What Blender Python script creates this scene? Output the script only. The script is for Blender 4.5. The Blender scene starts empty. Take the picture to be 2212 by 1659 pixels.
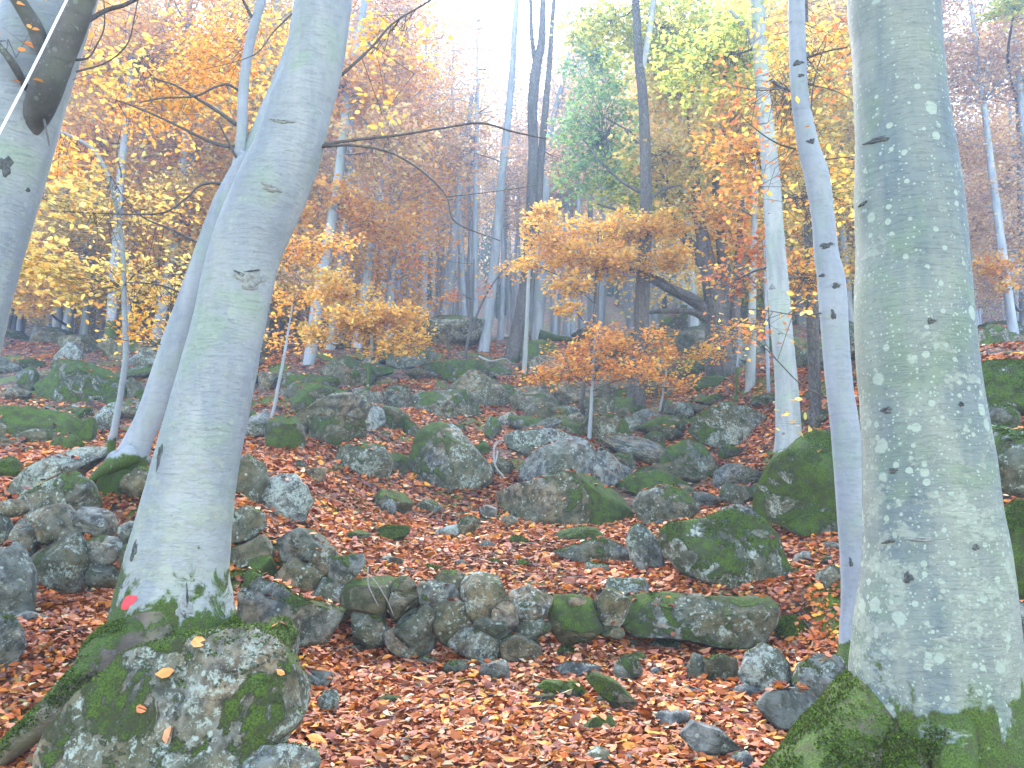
import bpy, bmesh, math, random
import numpy as np
from mathutils import Vector, Matrix
from mathutils.bvhtree import BVHTree

S = bpy.context.scene
COL = S.collection
# ------------------------------------------------------------------ camera
W, H, F = 2212.0, 1659.0, 1841.0            # working pixel frame of the layout
PITCH = math.radians(10.0)
CAMZ = 1.5
cam_data = bpy.data.cameras.new('camera')
cam_data.sensor_fit = 'HORIZONTAL'
cam_data.angle = 2 * math.atan(W / 2 / F)
cam_data.clip_start = 0.05
cam_data.clip_end = 1000
cam = bpy.data.objects.new('camera', cam_data)
COL.objects.link(cam)
cam.location = (0, 0, CAMZ)
cam.rotation_euler = (math.pi / 2 + PITCH, 0, 0)
S.camera = cam
# ------------------------------------------------------------------ light
SUN_EL, SUN_AZ = math.radians(46), math.radians(-8)   # azimuth from +Y towards +X
world = bpy.data.worlds.new('World'); S.world = world; world.use_nodes = True
wn = world.node_tree.nodes; wl = world.node_tree.links; wn.clear()
sky = wn.new('ShaderNodeTexSky'); sky.sky_type = 'NISHITA'; sky.sun_disc = False
sky.sun_elevation = SUN_EL; sky.sun_rotation = SUN_AZ
sky.altitude = 600; sky.air_density = 1.0; sky.dust_density = .8; sky.ozone_density = 1.2
bg = wn.new('ShaderNodeBackground'); bg.inputs['Strength'].default_value = 0.15
wo = wn.new('ShaderNodeOutputWorld')
hs = wn.new('ShaderNodeHueSaturation'); hs.inputs['Saturation'].default_value = .82
wl.new(sky.outputs[0], hs.inputs['Color']); wl.new(hs.outputs[0], bg.inputs[0]); wl.new(bg.outputs[0], wo.inputs[0])
sd = bpy.data.lights.new('sun', 'SUN'); sd.energy = 1.5; sd.angle = math.radians(22); sd.color = (1, .96, .9)
sun = bpy.data.objects.new('sun', sd); COL.objects.link(sun)
sv = Vector((math.sin(SUN_AZ) * math.cos(SUN_EL), math.cos(SUN_AZ) * math.cos(SUN_EL), math.sin(SUN_EL)))
sun.rotation_euler = sv.to_track_quat('Z', 'Y').to_euler(); sun.location = (0, 0, 60)
S.view_settings.view_transform = 'Standard'; S.view_settings.look = 'None'
S.view_settings.gamma = 1; S.view_settings.use_curve_mapping = False
S.view_settings.exposure = 3.5
S.render.engine = 'CYCLES'
S.cycles.volume_bounces = 1; S.cycles.max_bounces = 6; S.cycles.diffuse_bounces = 3
S.cycles.transparent_max_bounces = 8
S.render.resolution_x, S.render.resolution_y = 1024, 768

# ------------------------------------------------------------------ helpers
rng = np.random.default_rng(7)

def _hash(i, j, k, seed):
    n = (i.astype(np.uint32) * np.uint32(374761393) + j.astype(np.uint32) * np.uint32(668265263)
         + k.astype(np.uint32) * np.uint32(2147483647) + np.uint32((seed * 974711 + 1013) & 0xffffffff))
    n = (n ^ (n >> np.uint32(13))) * np.uint32(1274126177)
    n = (n ^ (n >> np.uint32(16))) * np.uint32(2246822519)
    n = n ^ (n >> np.uint32(15))
    return (n & np.uint32(0xffffff)).astype(np.float64) / 16777215.0

def vnoise(P, seed=0):
    P = np.asarray(P, float)
    I = np.floor(P).astype(np.int64); f = P - I; f = f * f * (3 - 2 * f)
    i, j, k = I[..., 0], I[..., 1], I[..., 2]; r = 0
    for a in (0, 1):
        for b in (0, 1):
            for c in (0, 1):
                w = (f[..., 0] if a else 1 - f[..., 0]) * (f[..., 1] if b else 1 - f[..., 1]) * (f[..., 2] if c else 1 - f[..., 2])
                r = r + w * _hash(i + a, j + b, k + c, seed)
    return r * 2 - 1

def fbm(P, seed=0, octv=4, gain=.5):
    P = np.asarray(P, float); s = 0; a = 1; t = 0
    for o in range(octv):
        s = s + a * vnoise(P * 2 ** o + 17.3 * o, seed + o); t += a; a *= gain
    return s / t

def sstep(x, a, b):
    t = np.clip((np.asarray(x, float) - a) / (b - a), 0, 1); return t * t * (3 - 2 * t)

cP, sP = math.cos(PITCH), math.sin(PITCH)
def ray(px, py):
    x = (px - W / 2) / F; z = (H / 2 - py) / F
    Y = cP - sP * z
    return x / Y, (sP + cP * z) / Y          # per unit of forward distance
def at(px, py, d):
    a, b = ray(px, py); return np.array([a * d, d, CAMZ + b * d])
def mpp(py, d):                               # metres per layout pixel at forward distance d
    return d / (cP - sP * (H / 2 - py) / F) / F

# terrain -----------------------------------------------------------
_py = [-6, 0, 4, 6, 6.5, 10, 15, 22, 28, 36, 50, 62, 120, 220]
_pz = [-2.1, -1.5, -1.0, -.86, -.82, .13, 1.65, 4.2, 6.3, 7.6, 11, 16.5, 48, 90]
def terrain(x, y):
    x = np.asarray(x, float); y = np.asarray(y, float)
    base = np.interp(y, _py, _pz)
    lo = np.interp(y, [-6, 0, 4, 6, 7.6], [-2.1, -1.5, -1.0, -.86, -.8])
    hi = np.interp(y, [6, 6.9, 10], [-.62, -.42, .13])
    yw = 6.58 + .12 * np.sin(x * 1.7)
    st = sstep(y, yw - .12, yw + .25)
    z = np.where(y < 9.9, lo * (1 - st) + hi * st, base)
    z = z + .38 * sstep(-x, .8, 2.0) * sstep(y, 3.9, 5.2) * (1 - .5 * sstep(y, 12, 18))
    z = z + .34 * sstep(-x, 1.7, 2.6) * sstep(y, 6.5, 7.1) * (1 - sstep(y, 10, 15))
    z = z + 1.75 * sstep(x, 3.3, 5.6) * sstep(y, 6.0, 9.5) * (1 - .75 * sstep(y, 11, 22))
    z = z + .5 * sstep(x, 1.8, 3.0) * sstep(y, 5.0, 7.0) * (1 - sstep(y, 8.5, 12)) * .3
    a = sstep(y, 7, 14)
    P = np.stack([x, y, 0 * x], -1)
    z = z + fbm(P * .35, 3, 4) * (.03 + .45 * a) + fbm(P * 2.2, 9, 3) * (.025 + .04 * a)
    return z + CAMZ

_DS = np.concatenate([np.arange(2.6, 12, .02), np.arange(12, 150, .1)])
def ground_hit(px, py):
    a, b = ray(px, py)
    zz = CAMZ + b * _DS - terrain(a * _DS, _DS)
    k = np.where(zz <= 0)[0]
    d = _DS[k[0]] if len(k) else 60.
    return float(d)

# mesh building -----------------------------------------------------
def mesh_np(name, V, Fa, mat=None, col=None, smooth=True):
    V = np.asarray(V, np.float32); Fa = np.asarray(Fa, np.int32); n, k = Fa.shape
    me = bpy.data.meshes.new(name)
    me.vertices.add(len(V)); me.vertices.foreach_set('co', V.ravel())
    me.loops.add(n * k); me.loops.foreach_set('vertex_index', Fa.ravel())
    me.polygons.add(n)
    me.polygons.foreach_set('loop_start', np.arange(0, n * k, k, dtype=np.int32))
    me.polygons.foreach_set('loop_total', np.full(n, k, np.int32))
    me.polygons.foreach_set('use_smooth', np.full(n, smooth))
    if col is not None:
        ca = me.color_attributes.new('leaf_tint', 'FLOAT_COLOR', 'POINT')
        c = np.ones((len(V), 4), np.float32); c[:, :3] = col
        ca.data.foreach_set('color', c.ravel())
    me.update(calc_edges=True)
    if mat: me.materials.append(mat)
    return me

def link(name, me, parent=None, loc=None):
    o = bpy.data.objects.new(name, me); COL.objects.link(o)
    if parent is not None: o.parent = parent
    if loc is not None: o.location = loc
    return o
def tag(o, label=None, cat=None, group=None, kind=None):
    if label: o['label'] = label
    if cat: o['category'] = cat
    if group: o['group'] = group
    if kind: o['kind'] = kind
    return o
def thing(name, label, cat, loc, group=None):
    o = bpy.data.objects.new(name, None); o.empty_display_size = .1; COL.objects.link(o)
    o.location = loc; return tag(o, label, cat, group)

def catmull(P, n):
    P = np.asarray(P, float); m = len(P)
    E = np.vstack([2 * P[0] - P[1], P, 2 * P[-1] - P[-2]])
    t = np.linspace(0, m - 1, n); i = np.clip(t.astype(int), 0, m - 2); f = (t - i)[:, None]
    p0, p1, p2, p3 = E[i], E[i + 1], E[i + 2], E[i + 3]
    return .5 * (2 * p1 + (p2 - p0) * f + (2 * p0 - 5 * p1 + 4 * p2 - p3) * f ** 2 + (3 * p1 - p0 - 3 * p2 + p3) * f ** 3)

def tube(P, R, sides=24, amp=.04, seed=0, lobes=0, lobe_h=.6, base_z=None, nscale=1.0):
    P = np.asarray(P, float); R = np.asarray(R, float); n = len(P)
    T = np.gradient(P, axis=0); T /= np.linalg.norm(T, axis=1)[:, None] + 1e-9
    u = np.cross(T[0], [0, 1, 0.03]); u /= np.linalg.norm(u); U = []
    for i in range(n):
        u = u - T[i] * np.dot(u, T[i]); u /= np.linalg.norm(u); U.append(u)
    U = np.array(U); B = np.cross(T, U)
    a = np.linspace(0, 2 * math.pi, sides, endpoint=False)
    D = U[:, None, :] * np.cos(a)[None, :, None] + B[:, None, :] * np.sin(a)[None, :, None]
    rr = np.repeat(R[:, None], sides, 1)
    V = P[:, None, :] + D * rr[..., None]
    if amp:
        rr = rr * (1 + amp * fbm(V * np.array([1, 1, .35]) * nscale / max(R.mean(), .02) * .5, seed, 3)
                   + amp * .35 * fbm(V * np.array([1, 1, 2.5]) / max(R.mean(), .02) * 1.0, seed + 5, 2))
    if lobes:
        zb = P[0, 2] if base_z is None else base_z
        hgt = np.clip((P[:, 2] - zb) / lobe_h, 0, 1)
        fl = np.exp(-hgt * 3.2)[:, None]
        ph = seed * 1.7
        lo = (np.cos(a * lobes + ph) * .5 + .5) ** 1.5 * .75 + .35 * (np.cos(a * 2 + ph * 2) * .5 + .5)
        rr = rr * (1 + fl * (lo[None, :] * .9 - .15))
    V = (P[:, None, :] + D * rr[..., None]).reshape(-1, 3)
    i = np.arange(n - 1)[:, None] * sides; j = np.arange(sides)[None, :]; j2 = (j + 1) % sides
    Fq = np.stack([i + j, i + j2, i + sides + j2, i + sides + j], -1).reshape(-1, 4)
    e = len(V); V = np.vstack([V, P[-1] + T[-1] * R[-1] * .4, P[0] - T[0] * R[0] * .1])
    k = (n - 1) * sides
    cap = np.array([[k + q, k + (q + 1) % sides, e, e] for q in range(0, sides)])
    cap2 = np.array([[(q + 1) % sides, q, e + 1, e + 1] for q in range(0, sides)])
    # degenerate quads avoided: make caps from pairs
    cap = np.array([[k + q, k + (q + 1) % sides, k + (q + 2) % sides, e] for q in range(0, sides, 2)])
    cap2 = np.array([[(q + 2) % sides, (q + 1) % sides, q, e + 1] for q in range(0, sides, 2)])
    return V, np.vstack([Fq, cap, cap2])

def prisms(A, B, ra, rb):
    A = np.asarray(A, float); B = np.asarray(B, float); n = len(A)
    T = B - A; T /= np.linalg.norm(T, axis=1)[:, None] + 1e-9
    ref = np.where(np.abs(T[:, 2:3]) > .9, [[1., 0, 0]], [[0, 0, 1.]])
    U = np.cross(T, ref); U /= np.linalg.norm(U, axis=1)[:, None] + 1e-9; Vv = np.cross(T, U)
    out = []
    for (C, r) in ((A, ra), (B, rb)):
        for k in range(3):
            an = 2 * math.pi * k / 3
            out.append(C + (U * math.cos(an) + Vv * math.sin(an)) * np.reshape(r, (-1, 1)))
    V = np.stack(out, 1).reshape(-1, 3)
    b = (np.arange(n) * 6)[:, None]
    Fq = np.concatenate([b + np.array([[k, (k + 1) % 3, 3 + (k + 1) % 3, 3 + k]]) for k in range(3)], 0)
    return V, Fq

def merge(parts):
    Vs, Fs, o = [], [], 0
    for V, Fq in parts:
        Vs.append(V); Fs.append(np.asarray(Fq) + o); o += len(V)
    return np.vstack(Vs), np.vstack(Fs)

# ------------------------------------------------------------------ materials
class NT:
    def __init__(s, name, rough=.85):
        s.m = bpy.data.materials.new(name); s.m.use_nodes = True
        s.n = s.m.node_tree.nodes; s.l = s.m.node_tree.links
        s.b = s.n['Principled BSDF']; s.b.inputs['Roughness'].default_value = rough
        s.b.inputs['Specular IOR Level'].default_value = .25
        s.out = s.n['Material Output']
    def new(s, t, **k):
        n = s.n.new(t)
        for a, v in k.items(): setattr(n, a, v)
        return n
    def coord(s, out='Object', scale=(1, 1, 1)):
        c = s.new('ShaderNodeTexCoord'); m = s.new('ShaderNodeMapping')
        m.inputs['Scale'].default_value = scale
        s.l.new(c.outputs[out], m.inputs[0]); return m.outputs[0]
    def noise(s, v, scale, detail=4, rough=.55, dist=0):
        n = s.new('ShaderNodeTexNoise'); n.inputs['Scale'].default_value = scale
        n.inputs['Detail'].default_value = detail; n.inputs['Roughness'].default_value = rough
        n.inputs['Distortion'].default_value = dist
        if v is not None: s.l.new(v, n.inputs['Vector'])
        return n.outputs[0]
    def voro(s, v, scale, feature='F1', rand=1):
        n = s.new('ShaderNodeTexVoronoi', feature=feature); n.inputs['Scale'].default_value = scale
        n.inputs['Randomness'].default_value = rand
        if v is not None: s.l.new(v, n.inputs['Vector'])
        return n
    def ramp(s, v, a, b, lo=0, hi=1):
        n = s.new('ShaderNodeMapRange'); n.interpolation_type = 'SMOOTHSTEP'
        s.set(n.inputs['From Min'], a); s.set(n.inputs['From Max'], b)
        n.inputs['To Min'].default_value = lo; n.inputs['To Max'].default_value = hi
        s.set(n.inputs['Value'], v); return n.outputs[0]
    def set(s, inp, v):
        if isinstance(v, (int, float, tuple)): inp.default_value = v
        else: s.l.new(v, inp)
    def math(s, op, a, b=0.0):
        n = s.new('ShaderNodeMath', operation=op); s.set(n.inputs[0], a); s.set(n.inputs[1], b); return n.outputs[0]
    def mix(s, f, a, b):
        n = s.new('ShaderNodeMix', data_type='RGBA'); s.set(n.inputs[0], f)
        for i, v in ((6, a), (7, b)):
            if isinstance(v, tuple): n.inputs[i].default_value = (*v, 1)
            else: s.l.new(v, n.inputs[i])
        return n.outputs[2]
    def bump(s, h, strength=.5, dist=.02, prev=None):
        n = s.new('ShaderNodeBump'); n.inputs['Strength'].default_value = strength
        n.inputs['Distance'].default_value = dist; s.l.new(h, n.inputs['Height'])
        if prev is not None: s.l.new(prev, n.inputs['Normal'])
        return n.outputs[0]
    def fin(s, col, nrm=None):
        if isinstance(col, tuple): s.b.inputs['Base Color'].default_value = (*col, 1)
        else: s.l.new(col, s.b.inputs['Base Color'])
        if nrm is not None: s.l.new(nrm, s.b.inputs['Normal'])
        return s.m

MOSS_A, MOSS_B = (.026, .048, .005), (.13, .195, .018)
def rock_material():
    t = NT('weathered_stone', .9)
    oi = t.new('ShaderNodeObjectInfo')
    sp = t.new('ShaderNodeSeparateColor'); t.l.new(oi.outputs['Color'], sp.inputs[0])
    moss, lich, brown = sp.outputs[0], sp.outputs[1], sp.outputs[2]
    c = t.new('ShaderNodeTexCoord'); va = t.new('ShaderNodeVectorMath', operation='ADD')
    t.l.new(c.outputs['Object'], va.inputs[0])
    cb = t.new('ShaderNodeVectorMath', operation='SCALE'); t.l.new(oi.outputs['Location'], cb.inputs[0]); cb.inputs['Scale'].default_value = 3.7
    t.l.new(cb.outputs[0], va.inputs[1]); v = va.outputs[0]
    n1 = t.noise(v, 3.2, 5, .6, .4); n2 = t.noise(v, 11, 6, .65, .2); n3 = t.noise(v, 46, 5, .7); n4 = t.noise(v, 1.6, 3, .5, .6)
    grey = t.mix(t.ramp(n2, .36, .66), (.042, .042, .036), (.18, .178, .15))
    tan = t.mix(t.ramp(n2, .36, .66), (.042, .03, .017), (.21, .155, .085))
    bm = t.ramp(t.math('ADD', n1, t.math('MULTIPLY', brown, .6)), .52, .8)
    base = t.mix(bm, grey, tan)
    base = t.mix(t.ramp(n3, .55, .75, 0, .5), base, (.02, .02, .016))
    base = t.mix(t.ramp(n3, .42, .3, 0, .35), base, (.22, .225, .19))
    # olive film
    base = t.mix(t.ramp(t.math('ADD', n4, t.math('MULTIPLY', moss, .25)), .45, .7, 0, .6), base, (.045, .05, .018))
    # lichen crust, broken by fine grain
    lv = t.math('ADD', t.math('MULTIPLY', t.noise(v, 5, 5, .65, .8), .42), t.math('MULTIPLY', t.noise(v, 32, 6, .8, .5), .58))
    lm = t.ramp(t.math('ADD', lv, t.math('MULTIPLY', lich, .085)), .575, .62)
    lm = t.math('MULTIPLY', lm, t.ramp(n3, .36, .5, .25, 1))
    base = t.mix(t.math('MULTIPLY', lm, .85), base, t.mix(n1, (.19, .225, .17), (.33, .34, .27)))
    vs = t.voro(v, 16); spot = t.ramp(vs.outputs['Distance'], .22, .14)
    sc = t.new('ShaderNodeSeparateColor'); t.l.new(vs.outputs['Color'], sc.inputs[0])
    spot = t.math('MULTIPLY', spot, t.ramp(t.math('ADD', sc.outputs[0], t.math('MULTIPLY', lich, .4)), .75, .85))
    base = t.mix(t.math('MULTIPLY', spot, .7), base, (.30, .33, .26))
    g = t.new('ShaderNodeNewGeometry'); sx = t.new('ShaderNodeSeparateXYZ'); t.l.new(g.outputs['Normal'], sx.inputs[0])
    mm = t.math('ADD', t.math('MULTIPLY', sx.outputs[2], .17), t.math('ADD', t.math('MULTIPLY', t.noise(v, 3.4, 7, .68, .7), 1.25), t.math('MULTIPLY', n3, .16)))
    mm = t.math('ADD', mm, t.math('MULTIPLY', moss, .50))
    cx = t.new('ShaderNodeSeparateXYZ'); t.l.new(c.outputs['Object'], cx.inputs[0])
    mm = t.math('ADD', mm, t.math('MULTIPLY', t.math('SUBTRACT', oi.outputs['Alpha'], .5), t.math('MULTIPLY', cx.outputs[0], 1.6)))
    mk = t.ramp(mm, 1.08, 1.14)
    fine = t.noise(v, 120, 4, .7)
    mc = t.mix(t.ramp(fine, .3, .7), MOSS_A, MOSS_B)
    mc = t.mix(t.ramp(n2, .42, .62, 0, .8), mc, (.055, .055, .02))
    colr = t.mix(mk, base, mc)
    # cracks
    cr = t.voro(t.coord(scale=(1, 1, 1.6)), 2.3, 'DISTANCE_TO_EDGE')
    crk = t.ramp(t.math('ADD', cr.outputs['Distance'], t.math('MULTIPLY', n2, .12)), .062, .085)
    hh = t.math('ADD', t.math('MULTIPLY', n2, 1.0), t.math('MULTIPLY', n3, .35))
    hh = t.math('ADD', hh, t.math('MULTIPLY', mk, t.math('ADD', t.math('MULTIPLY', fine, 1.1), .35)))
    hh = t.math('ADD', hh, t.math('MULTIPLY', crk, .1))
    return t.fin(colr, t.bump(hh, 1.0, .04))

def bark_material(name, base_a, base_b, spots=.5, top=6., moss_h=.35, streak=.5, rough=False, patch=.5, topmoss=0.):
    t = NT(name, .8)
    v = t.coord(); vz = t.coord(scale=(1, 1, 4.5)); vl = t.coord(scale=(1, 1, .22))
    c = t.new('ShaderNodeTexCoord'); sx = t.new('ShaderNodeSeparateXYZ'); t.l.new(c.outputs['Object'], sx.inputs[0]); z = sx.outputs[2]
    n1 = t.noise(vl, 5, 4, .6, .3); n2 = t.noise(vz, 7, 6, .65, .3); n3 = t.noise(v, 60, 5, .7); n4 = t.noise(v, 3, 4, .6, .5)
    col = t.mix(t.ramp(n1, .32, .68), base_a, base_b)
    col = t.mix(t.ramp(n4, .45, .7, 0, .55), col, tuple(x * y for x, y in zip(base_b, (.72, .92, .62))))
    col = t.mix(t.ramp(n2, .52, .72, 0, streak), col, tuple(x * .62 for x in base_a))
    col = t.mix(t.ramp(n3, .55, .75, 0, .35), col, tuple(x * .45 for x in base_a))
    hw = t.noise(t.coord(scale=(1, 1, 9)), 7, 5, .6, .4); hair = t.math('MULTIPLY', t.ramp(hw, .485, .5), t.ramp(hw, .515, .5))
    col = t.mix(t.math('MULTIPLY', hair, .2), col, tuple(x * .45 for x in base_a))
    # horizontal crust patches, denser low on the trunk
    low = t.ramp(z, top, 0., 0, 1)
    pn = t.math('ADD', t.math('MULTIPLY', t.noise(t.coord(scale=(1, 1, 1.5)), 5, 4, .6, .3), .55), t.math('MULTIPLY', t.noise(t.coord(scale=(1, 1, 1.4)), 26, 6, .75, .3), .45))
    pm = t.ramp(t.math('ADD', pn, t.math('MULTIPLY', low, .095 * patch)), .585, .65)
    col = t.mix(t.math('MULTIPLY', pm, .65), col, (.215, .225, .165))
    # round lichen spots of different size
    for sc_, thr, r in ((11, .70, .30), (26, .62, .30), (60, .55, .28)):
        vo = t.voro(v, sc_); cs = t.new('ShaderNodeSeparateColor'); t.l.new(vo.outputs['Color'], cs.inputs[0])
        rad = t.math('MULTIPLY', t.math('POWER', cs.outputs[1], 1.6), r)
        rad = t.math('ADD', rad, .07)
        on = t.ramp(t.math('ADD', cs.outputs[0], t.math('MULTIPLY', t.math('ADD', low, t.math('MULTIPLY', n4, .6)), .32 * spots)), thr + .18, thr + .2)
        edge = t.math('ADD', vo.outputs['Distance'], t.math('MULTIPLY', t.math('SUBTRACT', n3, .5), .22))
        dd = t.ramp(t.math('SUBTRACT', edge, rad), .06, -.03)
        col = t.mix(t.math('MULTIPLY', t.math('MULTIPLY', dd, on), min(1, .8 * spots)), col, (.215, .24, .18))
    # moss at the foot
    mn = t.math('ADD', t.noise(v, 6, 5, .65, .6), t.math('MULTIPLY', t.ramp(z, moss_h * 2, 0, 0, 1), .5))
    if topmoss:
        g = t.new('ShaderNodeNewGeometry'); sz = t.new('ShaderNodeSeparateXYZ'); t.l.new(g.outputs['Normal'], sz.inputs[0])
        mn = t.math('ADD', t.noise(v, 9, 6, .7, .6), t.math('MULTIPLY', sz.outputs[2], topmoss))
    mk = t.ramp(mn, .80, .90)
    fine = t.noise(v, 130, 4, .7)
    fz = t.noise(v, 22, 5, .7)
    mcol = t.mix(t.ramp(fine, .3, .7), (.014, .028, .003), (.075, .115, .012))
    mcol = t.mix(t.ramp(fz, .45, .65, 0, .7), mcol, (.045, .038, .016))
    col = t.mix(mk, col, mcol)
    h = t.math('ADD', t.math('MULTIPLY', n2, .6), t.math('MULTIPLY', n3, .25))
    h = t.math('SUBTRACT', t.math('ADD', h, t.math('MULTIPLY', pm, .25)), t.math('MULTIPLY', hair, .3))
    h = t.math('ADD', h, t.math('MULTIPLY', mk, t.math('MULTIPLY', fine, 2.)))
    if rough:
        vr = t.voro(t.coord(scale=(1, 1, .3)), 26, 'DISTANCE_TO_EDGE')
        h = t.math('ADD', h, t.ramp(vr.outputs['Distance'], 0, .25, 0, 1.5))
        col = t.mix(t.ramp(vr.outputs['Distance'], .12, 0, 0, .6), col, tuple(x * .3 for x in base_a))
    return t.fin(col, t.bump(h, .55 if not rough else .9, .012))

def leaf_material(name, trans=.45, rough=.7):
    t = NT(name, rough)
    a = t.new('ShaderNodeAttribute', attribute_name='leaf_tint')
    n = t.noise(t.coord(), 40, 3); col = t.mix(t.ramp(n, .35, .7, 0, .35), a.outputs['Color'], (.12, .045, .02))
    if trans == 0: return t.fin(col)
    t.l.new(a.outputs['Color'], t.b.inputs['Base Color'])
    tr = t.new('ShaderNodeBsdfTranslucent'); t.l.new(a.outputs['Color'], tr.inputs[0])
    mx = t.new('ShaderNodeMixShader'); mx.inputs[0].default_value = trans
    t.l.new(t.b.outputs[0], mx.inputs[1]); t.l.new(tr.outputs[0], mx.inputs[2]); t.l.new(mx.outputs[0], t.out.inputs[0])
    return t.m

def ground_material():
    t = NT('leaf_strewn_soil', .95); v = t.coord()
    n1 = t.noise(v, .9, 5, .6, .4); n2 = t.noise(v, 6, 5, .65); n3 = t.noise(v, 30, 5, .7)
    vo = t.voro(v, 24); cs = t.new('ShaderNodeSeparateColor'); t.l.new(vo.outputs['Color'], cs.inputs[0])
    lf = t.mix(cs.outputs[0], (.10, .038, .02), (.24, .10, .05))
    lf = t.mix(t.ramp(cs.outputs[1], .8, .9), lf, (.38, .22, .13))
    soil = t.mix(n3, (.022, .016, .010), (.07, .05, .03))
    moss = t.mix(t.ramp(n3, .3, .7), MOSS_A, MOSS_B)
    c = t.mix(t.ramp(n2, .42, .58), lf, soil)
    c = t.mix(t.ramp(n1, .50, .60, 0, .85), c, moss)
    h = t.math('ADD', n3, t.math('MULTIPLY', vo.outputs['Distance'], -1.))
    return t.fin(c, t.bump(h, .9, .03))

def plain(name, a, b, scale=30, rough=.8, bump=.3):
    t = NT(name, rough); n = t.noise(t.coord(), scale, 5, .65)
    return t.fin(t.mix(t.ramp(n, .3, .7), a, b), t.bump(n, bump, .006))

M_ROCK = rock_material()
M_GROUND = ground_material()
M_BARK_L = bark_material('smooth_beech_bark', (.155, .165, .165), (.225, .225, .20), .6, 2.6, .52, .25, patch=1.15)
M_BARK_E = bark_material('spotted_beech_bark', (.088, .105, .10), (.165, .17, .13), 1.3, 3.2, .36, .3, patch=1.1)
M_BARK_B = bark_material('pale_blue_beech_bark', (.16, .17, .18), (.225, .23, .225), .25, 3, .06, .35, patch=.25)
M_BARK_G = bark_material('pale_beech_bark', (.17, .17, .16), (.28, .28, .24), .35, 4, .12, .45, patch=.5)
M_BARK_D = bark_material('brown_rough_bark', (.065, .05, .04), (.13, .105, .085), .3, 5, .22, .5, rough=True, patch=.2)
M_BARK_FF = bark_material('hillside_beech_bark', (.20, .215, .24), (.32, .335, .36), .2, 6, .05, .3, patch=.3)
M_BARK_DK = bark_material('dark_limb_bark', (.045, .04, .032), (.10, .09, .07), .3, 3, .1, .5, patch=.2)  # darker brown bark tone for the left edge tree's forked branches
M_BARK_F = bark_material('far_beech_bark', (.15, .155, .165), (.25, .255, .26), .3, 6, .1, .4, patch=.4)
M_TWIG = plain('twig_bark', (.04, .032, .026), (.085, .07, .056), 60)
M_DEADW = plain('bare_dry_wood', (.12, .10, .08), (.22, .2, .17), 60)
M_LEAF = leaf_material('autumn_leaf', .6)
M_LITTER = leaf_material('fallen_leaf', 0, .6); M_LITTER.node_tree.nodes['Principled BSDF'].inputs['Specular IOR Level'].default_value = .2
M_PAINT = plain('red_paint', (.42, .03, .035), (.5, .05, .055), 40, .6)
M_SCAR = plain('bark_scar', (.03, .03, .026), (.08, .08, .068), 50, .9, .8)
M_SCARL = plain('healed_bark', (.11, .11, .095), (.2, .2, .165), 50, .9, .8)
M_CORD = plain('white_cord', (.62, .58, .56), (.8, .76, .74), 90, .6)
M_FERN = plain('fern_green', (.05, .12, .02), (.12, .24, .04), 30, .7)
M_MOSS = plain('moss_cushion', MOSS_A, MOSS_B, 90, .95, 1.)

# ------------------------------------------------------------------ terrain mesh
def build_ground():
    ys = [-6.0]
    while ys[-1] < 215: ys.append(ys[-1] + (.5 if ys[-1] < 2.5 else max(.055, (ys[-1] - 2) * .013)))
    ys = np.array(ys)
    xs = np.linspace(-1, 1, 300)
    half = 7 + np.maximum(ys, 0) * .95
    X = half[:, None] * (xs * (.55 + .45 * np.abs(xs)))[None, :]; Y = np.repeat(ys[:, None], 300, 1)
    Z = terrain(X, Y)
    n, m = X.shape; i = np.arange(n - 1)[:, None] * m; j = np.arange(m - 1)[None]
    Fq = np.stack([i + j, i + j + 1, i + m + j + 1, i + m + j], -1).reshape(-1, 4)
    me = mesh_np('ground', np.stack([X, Y, Z], -1).reshape(-1, 3), Fq, M_GROUND)
    tag(link('ground', me), kind='structure')
build_ground()

# ------------------------------------------------------------------ rocks
def zone(px):
    for lim, nm in ((240, 'near the left edge'), (430, 'behind the slim leaning beech'), (620, 'behind the red marked beech'), (780, 'around foot of the whitish trunk'),
                    (940, 'behind the golden yellow sapling'), (1060, 'left of the twin stemmed tree'), (1190, 'right behind the twin stemmed tree'),
                    (1330, 'behind the rusty orange sapling'), (1480, 'by the dark rooted trunk'), (1650, 'under the old many stemmed tree'),
                    (1790, 'near the straight pale beech'), (1990, 'beyond the knotty blue beech')):
        if px < lim: return nm
    return 'right of the huge spotted trunk'
_ico = {}
def ico(n):
    if n not in _ico:
        bm = bmesh.new(); bmesh.ops.create_icosphere(bm, subdivisions=n, radius=1)
        _ico[n] = (np.array([v.co[:] for v in bm.verts]), np.array([[v.index for v in f.verts] for f in bm.faces])); bm.free()
    return _ico[n]

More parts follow.
